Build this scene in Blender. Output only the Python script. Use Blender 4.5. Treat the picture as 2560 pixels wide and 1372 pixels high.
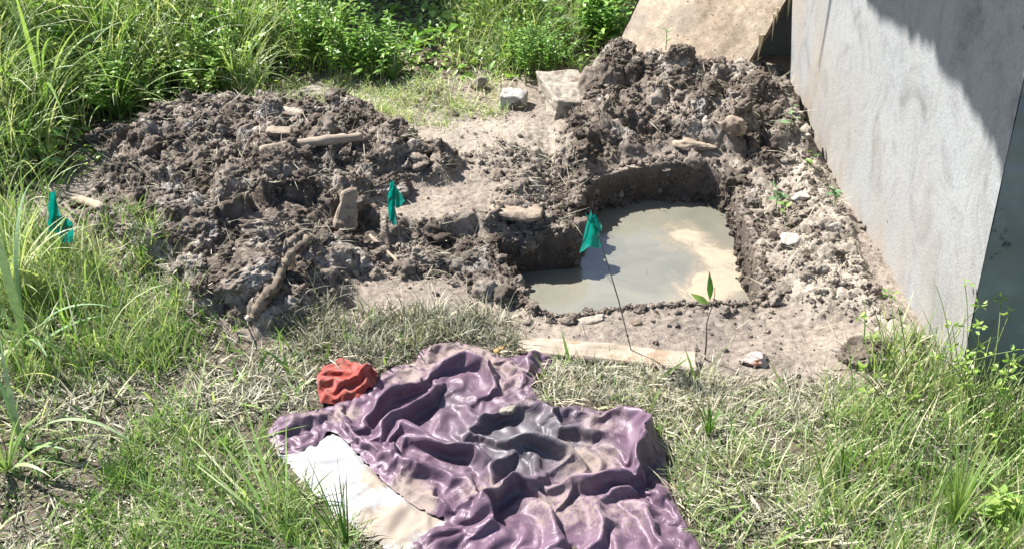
import bpy, bmesh, math, random
import numpy as np
from mathutils import Vector
R = np.random.RandomState(7); random.seed(7)
sc = bpy.context.scene
for o in list(bpy.data.objects): bpy.data.objects.remove(o)

# ------------------------------------------------------------------ camera
PITCH = math.radians(33.0); HC = 1.6; F = 2745.0; CX, CY = 1280.0, 686.0
cam = bpy.data.objects.new('camera', bpy.data.cameras.new('camera'))
sc.collection.objects.link(cam); sc.camera = cam
cam.location = (0, 0, HC); cam.rotation_euler = (math.radians(90) - PITCH, 0, 0)
cam.data.sensor_width = 36; cam.data.lens = 36 * F / 2560
cam.data.clip_start = 0.02; cam.data.clip_end = 600
# ------------------------------------------------------------------ light
SUN_AZ = math.radians(57)      # degrees left of the view direction (+y)
SUN_EL = math.radians(50)
SUN = np.array([-math.sin(SUN_AZ)*math.cos(SUN_EL), math.cos(SUN_AZ)*math.cos(SUN_EL), math.sin(SUN_EL)])
w = bpy.data.worlds.new('World'); sc.world = w; w.use_nodes = True
nt = w.node_tree; bg = nt.nodes['Background']; sky = nt.nodes.new('ShaderNodeTexSky')
sky.sky_type = 'NISHITA'; sky.sun_disc = False; sky.sun_elevation = SUN_EL; sky.sun_rotation = -SUN_AZ
nt.links.new(sky.outputs[0], bg.inputs[0]); bg.inputs[1].default_value = 0.075
sl = bpy.data.lights.new('sun', 'SUN'); sl.energy = 5.0; sl.angle = math.radians(0.5); sl.color = (1, 0.965, 0.915)
so = bpy.data.objects.new('sun', sl); sc.collection.objects.link(so)
so.rotation_euler = Vector(SUN).to_track_quat('Z', 'Y').to_euler()
sc.view_settings.view_transform = 'Standard'; sc.view_settings.look = 'None'
sc.view_settings.exposure = 1.42; sc.view_settings.gamma = 1.0
sc.render.engine = 'CYCLES'
sc.cycles.max_bounces = 6; sc.cycles.transparent_max_bounces = 4

# ------------------------------------------------------------------ pixel <-> world (only to lay things out on the ground)
cp, sp_ = math.cos(PITCH), math.sin(PITCH)
def ray(u, v):
    a = (u - CX) / F; b = (v - CY) / F          # right, down
    return np.array([a, cp - b*sp_, -sp_ - b*cp])
def px(u, v, z=0.0):
    d = ray(u, v); t = (z - HC) / d[2]
    return np.array([d[0]*t, d[1]*t, z])
def pxy(u, v, y):                               # on the plane at distance y
    d = ray(u, v); t = y / d[1]
    return np.array([d[0]*t, y, HC + d[2]*t])
def proj(x, y, z=0.0):
    dep = y*cp + (HC - z)*sp_; dn = (HC - z)*cp - y*sp_
    dep = np.maximum(dep, 0.05)
    return CX + x/dep*F, CY + dn/dep*F
def poly_w(P, z=0.0): return np.array([px(u, v, z)[:2] for u, v in P])

# ------------------------------------------------------------------ maths helpers
def _h(ix, iy, iz, seed):
    n = (ix.astype(np.int64)*374761393 + iy.astype(np.int64)*668265263 + iz.astype(np.int64)*1440662683 + seed*144269504) & 0xffffffff
    n = ((n ^ (n >> 13)) * 1274126177) & 0xffffffff
    n = ((n ^ (n >> 16)) * 2246822519) & 0xffffffff
    n = (n ^ (n >> 15)) & 0xffffffff
    return n / 4294967295.0
def noise2(x, y, seed=0):
    x = np.asarray(x, float); y = np.asarray(y, float)
    ix = np.floor(x); iy = np.floor(y); fx = x-ix; fy = y-iy
    u = fx*fx*fx*(fx*(fx*6-15)+10); v = fy*fy*fy*(fy*(fy*6-15)+10)
    z0 = np.zeros_like(ix)
    def g(dx, dy):
        a = _h(ix+dx, iy+dy, z0, seed)*6.2831853
        return np.cos(a)*(fx-dx) + np.sin(a)*(fy-dy)
    return 1.5*((g(0,0)*(1-u)+g(1,0)*u)*(1-v) + (g(0,1)*(1-u)+g(1,1)*u)*v)
def fbm2(x, y, oct=4, seed=0, gain=0.5, billow=False):
    s = 0; a = 1; t = 0
    for i in range(oct):
        n = noise2(x*2**i, y*2**i, seed+i*17)
        if billow: n = 1-2*np.abs(n)*1.6
        s = s + a*n; t += a; a *= gain
    return s/t
def vnoise3(P, seed=0):
    i = np.floor(P); f = P-i; f = f*f*(3-2*f); r = 0
    for dx in (0,1):
        for dy in (0,1):
            for dz in (0,1):
                ww = (f[:,0] if dx else 1-f[:,0])*(f[:,1] if dy else 1-f[:,1])*(f[:,2] if dz else 1-f[:,2])
                r = r + ww*_h(i[:,0]+dx, i[:,1]+dy, i[:,2]+dz, seed)
    return r*2-1
def sdf(X, Y, poly):       # negative inside
    d = np.full(X.shape, 1e9); ins = np.zeros(X.shape, bool); n = len(poly)
    for i in range(n):
        ax, ay = poly[i]; bx, by = poly[(i+1) % n]
        ex, ey = bx-ax, by-ay; L = ex*ex+ey*ey+1e-12
        t = np.clip(((X-ax)*ex+(Y-ay)*ey)/L, 0, 1)
        d = np.minimum(d, (X-ax-ex*t)**2+(Y-ay-ey*t)**2)
        c = ((ay > Y) != (by > Y)) & (X < (bx-ax)*(Y-ay)/((by-ay) if by != ay else 1e-9)+ax)
        ins ^= c
    d = np.sqrt(d); return np.where(ins, -d, d)
def ss(x, a, b):
    t = np.clip((x-a)/(b-a), 0, 1); return t*t*(3-2*t)

# ------------------------------------------------------------------ mesh helpers
def link(o, parent=None):
    sc.collection.objects.link(o)
    if parent is not None: o.parent = parent
    return o
def mesh_np(name, V, Fs, mat, attrs=None, smooth=True, parent=None):
    me = bpy.data.meshes.new(name); V = np.asarray(V, np.float32)
    Fs = np.asarray(Fs, np.int32); k = Fs.shape[1]
    me.vertices.add(len(V)); me.vertices.foreach_set('co', V.ravel())
    me.loops.add(Fs.size); me.loops.foreach_set('vertex_index', Fs.ravel())
    me.polygons.add(len(Fs)); me.polygons.foreach_set('loop_start', np.arange(0, Fs.size, k, dtype=np.int32))
    me.polygons.foreach_set('loop_total', np.full(len(Fs), k, np.int32))
    me.polygons.foreach_set('use_smooth', np.full(len(Fs), smooth))
    me.update(calc_edges=True)
    for an, av in (attrs or {}).items():
        a = me.attributes.new(an, 'FLOAT', 'POINT'); a.data.foreach_set('value', np.asarray(av, np.float32))
    for m in (mat if isinstance(mat, (list, tuple)) else [mat]): me.materials.append(m)
    o = bpy.data.objects.new(name, me); return link(o, parent)
def tag(o, label=None, cat=None, group=None, kind=None):
    if label: o['label'] = label
    if cat: o['category'] = cat
    if group: o['group'] = group
    if kind: o['kind'] = kind
    return o
def empty(name, loc=(0,0,0)):
    o = bpy.data.objects.new(name, None); o.empty_display_size = 0.05; o.location = loc; return link(o)
def ico(sub):
    bm = bmesh.new(); bmesh.ops.create_icosphere(bm, subdivisions=sub, radius=1)
    V = np.array([v.co[:] for v in bm.verts]); Fs = np.array([[v.index for v in f.verts] for f in bm.faces]); bm.free(); return V, Fs
def grid_poly(outline, step, hfun, thick=0.004):
    """sheet of quads inside an outline (world xy) lifted by hfun, closed underneath"""
    mn = outline.min(0); mx = outline.max(0)
    xs = np.arange(mn[0]-step, mx[0]+2*step, step); ys = np.arange(mn[1]-step, mx[1]+2*step, step)
    X, Y = np.meshgrid(xs, ys); D = sdf(X, Y, outline)
    Z = hfun(X, Y, D)
    nx = len(xs); idx = np.arange(X.size).reshape(X.shape)
    Q = np.stack([idx[:-1,:-1], idx[:-1,1:], idx[1:,1:], idx[1:,:-1]], -1).reshape(-1,4)
    keep = (D.ravel()[Q] < step*0.5).all(1); Q = Q[keep]
    used = np.unique(Q); mp = -np.ones(X.size, int); mp[used] = np.arange(len(used))
    V = np.stack([X.ravel(), Y.ravel(), Z.ravel()], 1)[used]
    return V, mp[Q], used, (X.ravel()[used], Y.ravel()[used], D.ravel()[used])
def tube(pts, rads, n=8, cap=True, jitter=0, seed=0):
    pts = np.asarray(pts, float); m = len(pts); rr = np.random.RandomState(seed)
    V = []; T = np.gradient(pts, axis=0); T /= np.linalg.norm(T, axis=1)[:,None]+1e-9
    up = np.array([0.0,0,1]) if abs(T[0][2]) < 0.9 else np.array([1.0,0,0])
    for i in range(m):
        a = np.cross(T[i], up); a /= np.linalg.norm(a)+1e-9; b = np.cross(a, T[i])
        for k in range(n):
            t = 2*math.pi*k/n; r = rads[i]*(1+jitter*(rr.rand()-.5))
            V.append(pts[i]+(a*math.cos(t)+b*math.sin(t))*r)
    Q = [[i*n+k, i*n+(k+1)%n, (i+1)*n+(k+1)%n, (i+1)*n+k] for i in range(m-1) for k in range(n)]
    if cap:
        V.append(pts[0]); V.append(pts[-1]); c0 = m*n
        for k in range(n):
            Q.append([c0, (k+1)%n, k, k]); Q.append([c0+1, (m-1)*n+k, (m-1)*n+(k+1)%n, (m-1)*n+(k+1)%n])
    return np.array(V), Q
def mesh_py(name, V, Fs, mat, parent=None, smooth=True, attrs=None):
    me = bpy.data.meshes.new(name)
    Fs = [list(dict.fromkeys(int(i) for i in f)) for f in Fs]
    me.from_pydata([tuple(map(float, v)) for v in V], [], Fs)
    for an, av in (attrs or {}).items():
        a = me.attributes.new(an, 'FLOAT', 'POINT'); a.data.foreach_set('value', np.asarray(av, np.float32))
    me.materials.append(mat); me.validate()
    me.polygons.foreach_set('use_smooth', [smooth]*len(me.polygons)); me.update()
    o = bpy.data.objects.new(name, me); return link(o, parent)

# ------------------------------------------------------------------ materials
def newmat(name):
    m = bpy.data.materials.new(name); m.use_nodes = True
    return m, m.node_tree, m.node_tree.nodes['Principled BSDF']
def N(nt, typ, **kw):
    n = nt.nodes.new(typ)
    for k, v in kw.items(): setattr(n, k, v)
    return n
def noise_node(nt, scale, detail=6, rough=0.6, coord=None, dist=0.0):
    n = N(nt, 'ShaderNodeTexNoise'); n.inputs['Scale'].default_value = scale; n.inputs['Detail'].default_value = detail
    n.inputs['Roughness'].default_value = rough; n.inputs['Distortion'].default_value = dist
    if coord: nt.links.new(coord, n.inputs['Vector'])
    return n
def ramp(nt, fac, stops):
    r = N(nt, 'ShaderNodeValToRGB'); e = r.color_ramp.elements
    while len(e) < len(stops): e.new(0.5)
    for el, (p, c) in zip(e, stops): el.position = p; el.color = (*c, 1) if len(c) == 3 else c
    nt.links.new(fac, r.inputs[0]); return r
def mix(nt, fac, a, b, mode='MIX'):
    m = N(nt, 'ShaderNodeMix'); m.data_type = 'RGBA'; m.blend_type = mode
    for s, v in ((m.inputs[0], fac), (m.inputs[6], a), (m.inputs[7], b)):
        if hasattr(v, 'links') or hasattr(v, 'is_linked'): nt.links.new(v, s)
        elif isinstance(v, (int, float)): s.default_value = v
        else: s.default_value = (*v, 1)
    return m.outputs[2]
def attr(nt, name):
    a = N(nt, 'ShaderNodeAttribute'); a.attribute_name = name; return a.outputs['Fac']
def bump(nt, h, b, strength=0.5, dist=0.01):
    bn = N(nt, 'ShaderNodeBump'); bn.inputs['Strength'].default_value = strength; bn.inputs['Distance'].default_value = dist
    nt.links.new(h, bn.inputs['Height']); nt.links.new(bn.outputs[0], b.inputs['Normal']); return bn
def objc(nt): return N(nt, 'ShaderNodeTexCoord').outputs['Object']

def soil_mat(name, clod):
    m, t, b = newmat(name); co = objc(t)
    n1 = noise_node(t, 9, 8, 0.65, co); n2 = noise_node(t, 60, 6, 0.7, co); n3 = noise_node(t, 3.4, 6, 0.65, co); n4 = noise_node(t, 220, 4, 0.7, co)
    mud = ramp(t, n1.outputs[0], [(0.27, (0.075, 0.058, 0.046)), (0.43, (0.17, 0.138, 0.112)), (0.58, (0.29, 0.245, 0.205)), (0.74, (0.43, 0.385, 0.34))]).outputs[0]
    fine = ramp(t, n2.outputs[0], [(0.3, (0.45, 0.44, 0.43)), (0.55, (1, 1, 1)), (0.75, (1.3, 1.27, 1.22))]).outputs[0]
    mud = mix(t, 0.85, mud, fine, 'MULTIPLY')
    mud = mix(t, 1.0, mud, ramp(t, n3.outputs[0], [(0.36, (0.52,0.50,0.48)), (0.5, (0.95,0.94,0.92)), (0.66, (1.35,1.38,1.40))]).outputs[0], 'MULTIPLY')
    dry = ramp(t, n2.outputs[0], [(0.27, (0.11, 0.092, 0.078)), (0.45, (0.225, 0.195, 0.168)), (0.60, (0.31, 0.272, 0.235)), (0.75, (0.38, 0.34, 0.30))]).outputs[0]
    grey = ramp(t, n3.outputs[0], [(0.35, (0.80, 0.77, 0.76)), (0.65, (1.05, 1.0, 0.93))]).outputs[0]
    dry = mix(t, 1.0, dry, grey, 'MULTIPLY')
    pale = ramp(t, n2.outputs[0], [(0.3, (0.24, 0.205, 0.165)), (0.6, (0.41, 0.36, 0.295))]).outputs[0]
    crust = ramp(t, n1.outputs[0], [(0.52, (0,0,0)), (0.63, (.75,.75,.75))]).outputs[0]; crust = mix(t, 1.0, crust, ramp(t, n2.outputs[0], [(.42, (0,0,0)), (.55, (1,1,1))]).outputs[0], 'MULTIPLY')
    mud = mix(t, crust, mud, (0.40, 0.375, 0.35))
    c = mix(t, attr(t, 'mud'), dry, mud)
    c = mix(t, attr(t, 'pale'), c, pale)
    c = mix(t, attr(t, 'damp'), c, (0.045, 0.034, 0.025))
    c = mix(t, attr(t, 'turf'), c, mix(t, n2.outputs[0], (0.04, 0.032, 0.023), (0.19, 0.155, 0.115)))
    t.links.new(c, b.inputs['Base Color']); b.inputs['Roughness'].default_value = 0.9
    b.inputs['Specular IOR Level'].default_value = 0.25
    add = N(t, 'ShaderNodeMath', operation='ADD'); mu = N(t, 'ShaderNodeMath', operation='MULTIPLY'); mu.inputs[1].default_value = 0.35
    t.links.new(n4.outputs[0], mu.inputs[0]); t.links.new(n2.outputs[0], add.inputs[0]); t.links.new(mu.outputs[0], add.inputs[1])
    bump(t, add.outputs[0], b, 0.9, 0.012 if clod else 0.009); return m
M = {}
M['soil'] = soil_mat('soil', False); M['mudclod'] = soil_mat('mud clods', True)

def simple(name, c0, c1, scale=30, rough=0.8, bs=0.5, bd=0.004, stretch=None, spec=0.3, det=6, spots=None):
    m, t, b = newmat(name); co = objc(t)
    if stretch:
        mp = N(t, 'ShaderNodeMapping'); mp.inputs['Scale'].default_value = stretch; t.links.new(co, mp.inputs[0]); co = mp.outputs[0]
    n = noise_node(t, scale, det, 0.65, co)
    c = ramp(t, n.outputs[0], [(0.3, c0), (0.68, c1)]).outputs[0]
    if spots:
        n2 = noise_node(t, spots[0], 5, 0.7, co); f = ramp(t, n2.outputs[0], [(spots[1], (0,0,0)), (spots[1]+0.07, (1,1,1))]).outputs[0]
        c = mix(t, f, c, spots[2])
    t.links.new(c, b.inputs['Base Color']); b.inputs['Roughness'].default_value = rough; b.inputs['Specular IOR Level'].default_value = spec
    bump(t, n.outputs[0], b, bs, bd); return m
M['stone'] = simple('pale stone', (0.17,0.145,0.115), (0.40,0.355,0.295), 45, 0.9, 0.8, 0.006, spots=(14, 0.54, (0.16,0.12,0.09)))
M['rockgrey'] = simple('grey stone', (0.20,0.18,0.16), (0.48,0.45,0.42), 45, 0.9, 0.8, 0.006, spots=(14, 0.52, (0.12,0.09,0.07)))
M['whitestone'] = simple('white stone', (0.22,0.19,0.165), (0.44,0.40,0.36), 30, 0.9, 0.6, 0.004, spots=(12, 0.62, (0.35,0.27,0.2)))
M['wood'] = simple('weathered wood', (0.19,0.15,0.115), (0.39,0.33,0.26), 14, 0.85, 0.7, 0.003, (1,1,1), spots=(12, 0.55, (0.26,0.19,0.13)))
M['tan_stone'] = simple('earthy stone', (0.17,0.13,0.10), (0.36,0.29,0.22), 40, 0.9, 0.9, 0.006, spots=(10, 0.55, (0.13,0.10,0.08)))
M['scrap'] = simple('dirty scrap', (0.26,0.19,0.16), (0.55,0.46,0.42), 25, 0.9, 0.6, 0.004, spots=(9, 0.56, (0.42,0.17,0.09)))
M['bark'] = simple('muddy bark', (0.045,0.033,0.026), (0.25,0.20,0.15), 28, 0.9, 1.0, 0.01, spots=(11, 0.57, (0.06,0.045,0.035)))
M['yellow'] = simple('fresh split wood', (0.34,0.21,0.08), (0.55,0.38,0.16), 30, 0.8, 0.5, 0.002)
M['ply'] = simple('old plywood', (0.26,0.20,0.145), (0.46,0.385,0.30), 13, 0.85, 0.8, 0.004, (1,0.55,0.4), det=12, spots=(26, 0.585, (0.15,0.11,0.08)))
m, t, b = newmat('old plywood'); co = objc(t)
mp = N(t, 'ShaderNodeMapping'); mp.inputs['Scale'].default_value = (1, .6, .35); mp.inputs['Rotation'].default_value = (0, .5, .3); t.links.new(co, mp.inputs[0])
n1 = noise_node(t, 6, 9, .72, mp.outputs[0], .5); n2 = noise_node(t, 38, 8, .75, co); n3 = noise_node(t, 3.2, 5, .6, co); n4 = noise_node(t, 75, 3, .6, co)
c = ramp(t, n1.outputs[0], [(.3, (.17,.125,.09)), (.45, (.34,.265,.19)), (.58, (.45,.365,.27)), (.75, (.36,.31,.25))]).outputs[0]
c = mix(t, .8, c, ramp(t, n2.outputs[0], [(.3, (.5,.48,.46)), (.6, (1.15,1.15,1.15))]).outputs[0], 'MULTIPLY')
c = mix(t, ramp(t, n3.outputs[0], [(.52, (0,0,0)), (.66, (.7,.7,.7))]).outputs[0], c, (.20,.17,.145))
c = mix(t, ramp(t, n4.outputs[0], [(.64, (0,0,0)), (.69, (.9,.9,.9))]).outputs[0], c, (.05,.04,.035))
t.links.new(c, b.inputs['Base Color']); b.inputs['Roughness'].default_value = .9; bump(t, n2.outputs[0], b, .8, .005); M['ply'] = m
M['plyedge'] = simple('plywood edge', (0.08,0.055,0.04), (0.26,0.20,0.14), 40, 0.9, 1.0, 0.006)
M['splinter'] = simple('pale splinters', (0.55,0.44,0.25), (0.72,0.62,0.42), 20)
M['straw'] = simple('dry straw', (0.32,0.25,0.16), (0.58,0.50,0.36), 9)
M['wire'] = simple('steel wire', (0.10,0.09,0.08), (0.22,0.20,0.18), 20, 0.5)
M['rust'] = simple('rusty steel', (0.10,0.05,0.03), (0.2,0.1,0.06), 20, 0.8)

def foliage_mat(name, stops, trans=0.35, gloss=0.45, spec=0.4):
    m, t, b = newmat(name); r = ramp(t, attr(t, 'tint'), stops)
    n = noise_node(t, 40, 3, 0.6, objc(t)); v = ramp(t, n.outputs[0], [(0.3, (0.72,0.74,0.7)), (0.7, (1.15,1.12,1.05))]).outputs[0]
    c = mix(t, 1.0, r.outputs[0], v, 'MULTIPLY')
    t.links.new(c, b.inputs['Base Color']); b.inputs['Roughness'].default_value = gloss; b.inputs['Specular IOR Level'].default_value = spec
    tr = N(t, 'ShaderNodeBsdfTranslucent'); ms = N(t, 'ShaderNodeMixShader'); ms.inputs[0].default_value = trans
    t.links.new(mix(t, 1.0, c, (1.12, 1.25, 0.6), 'MULTIPLY'), tr.inputs[0])
    t.links.new(b.outputs[0], ms.inputs[1]); t.links.new(tr.outputs[0], ms.inputs[2])
    t.links.new(ms.outputs[0], t.nodes['Material Output'].inputs[0]); return m
M['grass'] = foliage_mat('grass blades', [(0.0, (0.04,0.10,0.025)), (0.3, (0.11,0.22,0.045)), (0.55, (0.24,0.36,0.11)), (0.78, (0.40,0.46,0.25)), (1.0, (0.60,0.56,0.41))])
M['leaf'] = foliage_mat('weed leaves', [(0.0, (0.03,0.09,0.02)), (0.35, (0.09,0.22,0.04)), (0.7, (0.23,0.40,0.08)), (1.0, (0.44,0.55,0.17))], 0.38, 0.36, 0.5)
M['blue_leaf'] = foliage_mat('sun bleached leaves', [(0.0, (0.10,0.19,0.10)), (0.6, (0.22,0.34,0.18)), (1.0, (0.42,0.48,0.30))], 0.25, 0.4)
M['hay'] = foliage_mat('cut dried grass', [(0.0, (0.07,0.075,0.05)), (0.35, (0.20,0.21,0.15)), (0.7, (0.38,0.37,0.295)), (1.0, (0.58,0.52,0.42))], 0.15, 0.6)
M['stem'] = simple('green stems', (0.07,0.12,0.03), (0.2,0.25,0.08), 20)
M['darkstem'] = simple('dry stems', (0.05,0.04,0.03), (0.16,0.13,0.09), 20)

# concrete
m, t, b = newmat('bare concrete'); co = objc(t)
mp = N(t, 'ShaderNodeMapping'); mp.inputs['Scale'].default_value = (1, 1.3, 0.95); t.links.new(co, mp.inputs[0])
n1 = noise_node(t, 4.2, 9, 0.70, mp.outputs[0], 0.8); n2 = noise_node(t, 120, 5, 0.7, co); n3 = noise_node(t, 1.4, 4, 0.6, co)
c = ramp(t, n1.outputs[0], [(0.32, (0.155,0.158,0.158)), (0.42, (0.225,0.232,0.235)), (0.52, (0.28,0.29,0.293)), (0.60, (0.245,0.252,0.255)), (0.70, (0.18,0.18,0.178))]).outputs[0]
c = mix(t, 0.5, c, ramp(t, n2.outputs[0], [(0.35, (0.72,0.72,0.72)), (0.6, (1.12,1.12,1.12))]).outputs[0], 'MULTIPLY')
st = attr(t, 'stain'); c = mix(t, st, c, (0.285, 0.235, 0.18))
vo = N(t, 'ShaderNodeTexVoronoi'); vo.inputs['Scale'].default_value = 9; t.links.new(co, vo.inputs[0])
pit = ramp(t, vo.outputs['Distance'], [(0.025, (1,1,1)), (0.06, (0,0,0))]).outputs[0]
n5 = noise_node(t, 3, 2, .5, co); pf = ramp(t, n5.outputs[0], [(0.5,(0,0,0)),(0.56,(1,1,1))]).outputs[0]
pm = mix(t, 1.0, pit, pf, 'MULTIPLY'); c = mix(t, pm, c, (0.10,0.09,0.08))
# faint dark hair cracks
mp2 = N(t, 'ShaderNodeMapping'); mp2.inputs['Scale'].default_value = (1, 1.0, 0.22); t.links.new(co, mp2.inputs[0])
n6 = noise_node(t, 5.5, 3, 0.5, mp2.outputs[0], 1.2)
crk = ramp(t, n6.outputs[0], [(0.486, (0,0,0)), (0.5, (1,1,1)), (0.514, (0,0,0))]).outputs[0]
n7 = noise_node(t, 2.3, 2, 0.5, co); ck = ramp(t, n7.outputs[0], [(0.5,(0,0,0)),(0.62,(0.6,0.6,0.6))]).outputs[0]
c = mix(t, mix(t, 1.0, crk, ck, 'MULTIPLY'), c, (0.22,0.21,0.20))
t.links.new(c, b.inputs['Base Color']); b.inputs['Roughness'].default_value = 0.85; b.inputs['Specular IOR Level'].default_value = 0.3
bump(t, n2.outputs[0], b, 0.5, 0.004); M['concrete'] = m
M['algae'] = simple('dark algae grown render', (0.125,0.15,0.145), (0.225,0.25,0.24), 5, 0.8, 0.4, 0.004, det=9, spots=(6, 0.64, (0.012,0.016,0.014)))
# ------------------------------------------------------------------ outlines in the photograph, laid on the ground
PIT_RIM = [(1360,772),(1325,735),(1290,680),(1245,625),(1235,585),(1340,572),(1400,585),(1450,570),(1440,520),(1455,470),(1500,425),(1600,408),(1700,402),(1800,412),(1845,440),(1850,500),(1875,560),(1893,640),(1905,700),(1898,742),(1800,742),(1680,745),(1560,752),(1470,765)]
PIT_WATER = [(1350,830),(1340,740),(1330,705),(1395,660),(1440,612),(1500,575),(1530,560),(1500,535),(1560,520),(1640,513),(1750,520),(1830,548),(1855,600),(1866,680),(1872,760),(1870,815),(1700,825),(1500,828)]
ZW = -0.11
def star(poly, n=56, sm=2.2):
    c = poly.mean(0); ang = np.linspace(0, 2*math.pi, n*4, endpoint=False); r = []
    for a_ in ang:
        d = np.array([math.cos(a_), math.sin(a_)]); best = 0
        for i_ in range(len(poly)):
            A = poly[i_]-c; e = poly[(i_+1) % len(poly)]-poly[i_]; den = d[0]*e[1]-d[1]*e[0]
            if abs(den) < 1e-12: continue
            t_ = (A[0]*e[1]-A[1]*e[0])/den; s_ = (A[0]*d[1]-A[1]*d[0])/den
            if t_ > 0 and 0 <= s_ <= 1: best = max(best, t_)
        r.append(best)
    r = np.array(r); k = np.exp(-(np.arange(-12, 13)/(sm*1.6))**2); k /= k.sum()
    r = np.convolve(np.concatenate([r[-12:], r, r[:12]]), k, 'valid')
    return (c+np.stack([np.cos(ang), np.sin(ang)], 1)*r[:, None])[::4]
rim_w = star(poly_w(PIT_RIM, 0.02)); wat_w = poly_w(PIT_WATER, ZW)
L_MOUND = poly_w([(195,560),(230,500),(300,420),(250,380),(240,320),(420,300),(620,280),(760,285),(900,290),(960,350),(1060,400),(1160,450),(1120,500),(1010,500),(960,540),(900,600),(900,700),(860,780),(750,835),(620,850),(500,800),(400,720),(300,640),(220,620)])
R_MOUND = poly_w([(1400,340),(1420,270),(1500,180),(1620,150),(1800,150),(1960,200),(1990,300),(2020,400),(1960,440),(1880,450),(1840,410),(1700,395),(1560,400),(1460,440),(1400,420)])
LUMPS = [(640,715,.115,.11),(730,690,.09,.12),(540,740,.09,.09),(440,630,.12,.10),(360,570,.10,.07),(700,440,.20,.10),(560,345,.20,.08),(430,380,.13,.07),
         (900,335,.14,.06),(900,440,.12,.07),(340,480,.15,.05),(1000,460,.12,.06),(560,520,.16,.05),(680,560,.14,.05),(800,500,.10,.05),(250,590,.07,.04),
         (1520,250,.12,.16),(1690,255,.20,.12),(1830,290,.14,.09),(1930,290,.10,.07),(1640,330,.2,.06),(1780,360,.2,.05),(1480,350,.1,.05),
         (430,700,.07,-.10),(770,400,.05,-.12),(1040,480,.04,-.09),(590,575,.05,-.08),(790,640,.05,-.10),(330,330,.06,-.05),(640,450,.05,-.07),(500,450,.05,-.06),(1620,240,.05,-.10),(1760,230,.05,-.08),(2170,900,.09,.05),(1900,880,.05,.02),(1060,240,.09,.05),(900,270,.10,.03)]
LUMPS_W = [(*px(u, v)[:2], r, h) for u, v, r, h in LUMPS]
ROUGH_RIM = poly_w([(1170,440),(1260,400),(1400,400),(1460,430),(1450,480),(1440,590),(1300,585),(1250,590),(1350,700),(1360,780),(1250,760),(1120,700),(900,690),(850,640),(900,560),(1010,590),(1230,590),(1240,500)])
RIGHT_RIM = poly_w([(1850,430),(1990,380),(2060,470),(2100,560),(2160,680),(2200,800),(2100,790),(1900,745),(1885,600)])
PALE_C = poly_w([(1060,380),(1100,310),(1250,300),(1400,320),(1420,380),(1380,430),(1250,470),(1150,440)])
WALL_STRIP = poly_w([(1930,270),(1985,240),(2030,370),(2090,490),(2140,620),(2200,760),(2290,880),(2230,880),(2160,800),(2020,800),(1950,640),(2010,560),(1990,480),(1960,380)])
FRONT_FLAT = poly_w([(700,800),(780,740),(1000,700),(1200,740),(1360,775),(1890,745),(2100,780),(2200,860),(2160,960),(1900,960),(1700,920),(1400,900),(1250,850),(900,840)])
# turf under the grasses
TURF_L = poly_w([(-900,520),(0,540),(200,620),(400,650),(470,770),(620,850),(1050,850),(1080,900),(1400,900),(1700,940),(2150,960),(2260,860),(2400,800),(2700,760),(4200,900),(4200,1900),(-900,1900)])
BACK = poly_w([(-900,520),(0,520),(120,480),(240,420),(240,330),(420,290),(620,270),(700,215),(850,190),(1000,215),(1060,225),(1180,200),(1430,190),(1540,110),(1640,60),(1660,-400),(-900,-500)])
THIN = poly_w([(640,280),(720,215),(850,195),(1060,225),(1240,215),(1300,290),(1150,310),(1080,350),(980,340),(880,280)])

def clod_field(X, Y, scale, seed):
    """rounded clods: nearest-cell domes"""
    gx = X/scale; gy = Y/scale; ix = np.floor(gx); iy = np.floor(gy); best = np.full(X.shape, 9.0); hh = np.zeros(X.shape)
    for dx in (-1,0,1):
        for dy in (-1,0,1):
            cx = ix+dx; cy = iy+dy; z0 = np.zeros_like(cx)
            ox = _h(cx, cy, z0, seed); oy = _h(cx, cy, z0+3, seed+5); rr_ = 0.35+0.6*_h(cx, cy, z0+7, seed+9)
            d = np.sqrt((gx-cx-ox)**2+(gy-cy-oy)**2)/rr_
            hh = np.maximum(hh, np.sqrt(np.clip(1-d*d, 0, 1))*rr_)
    return hh*scale
def masks(X, Y):
    wx = X+0.035*fbm2(X*9, Y*9, 3, 3); wy = Y+0.035*fbm2(X*9, Y*9, 3, 5)
    m = {}
    m['L'] = ss(-sdf(wx, wy, L_MOUND), -0.03, 0.07); m['R'] = ss(-sdf(wx, wy, R_MOUND), -0.03, 0.07)
    m['rim'] = ss(-sdf(wx, wy, ROUGH_RIM), -0.03, 0.03); m['rr'] = ss(-sdf(wx, wy, RIGHT_RIM), -0.03, 0.04)
    m['pale'] = ss(-sdf(wx, wy, PALE_C), -0.06, 0.07); m['strip'] = ss(-sdf(wx, wy, WALL_STRIP), -0.03, 0.04)
    m['turf'] = np.maximum(ss(-sdf(wx, wy, TURF_L), -0.03, 0.05), ss(-sdf(wx, wy, BACK), -0.02, 0.1)); m['turf'] = np.maximum(m['turf'], ss(np.hypot(X, Y-2.5), 3.2, 4.0))
    return m
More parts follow.
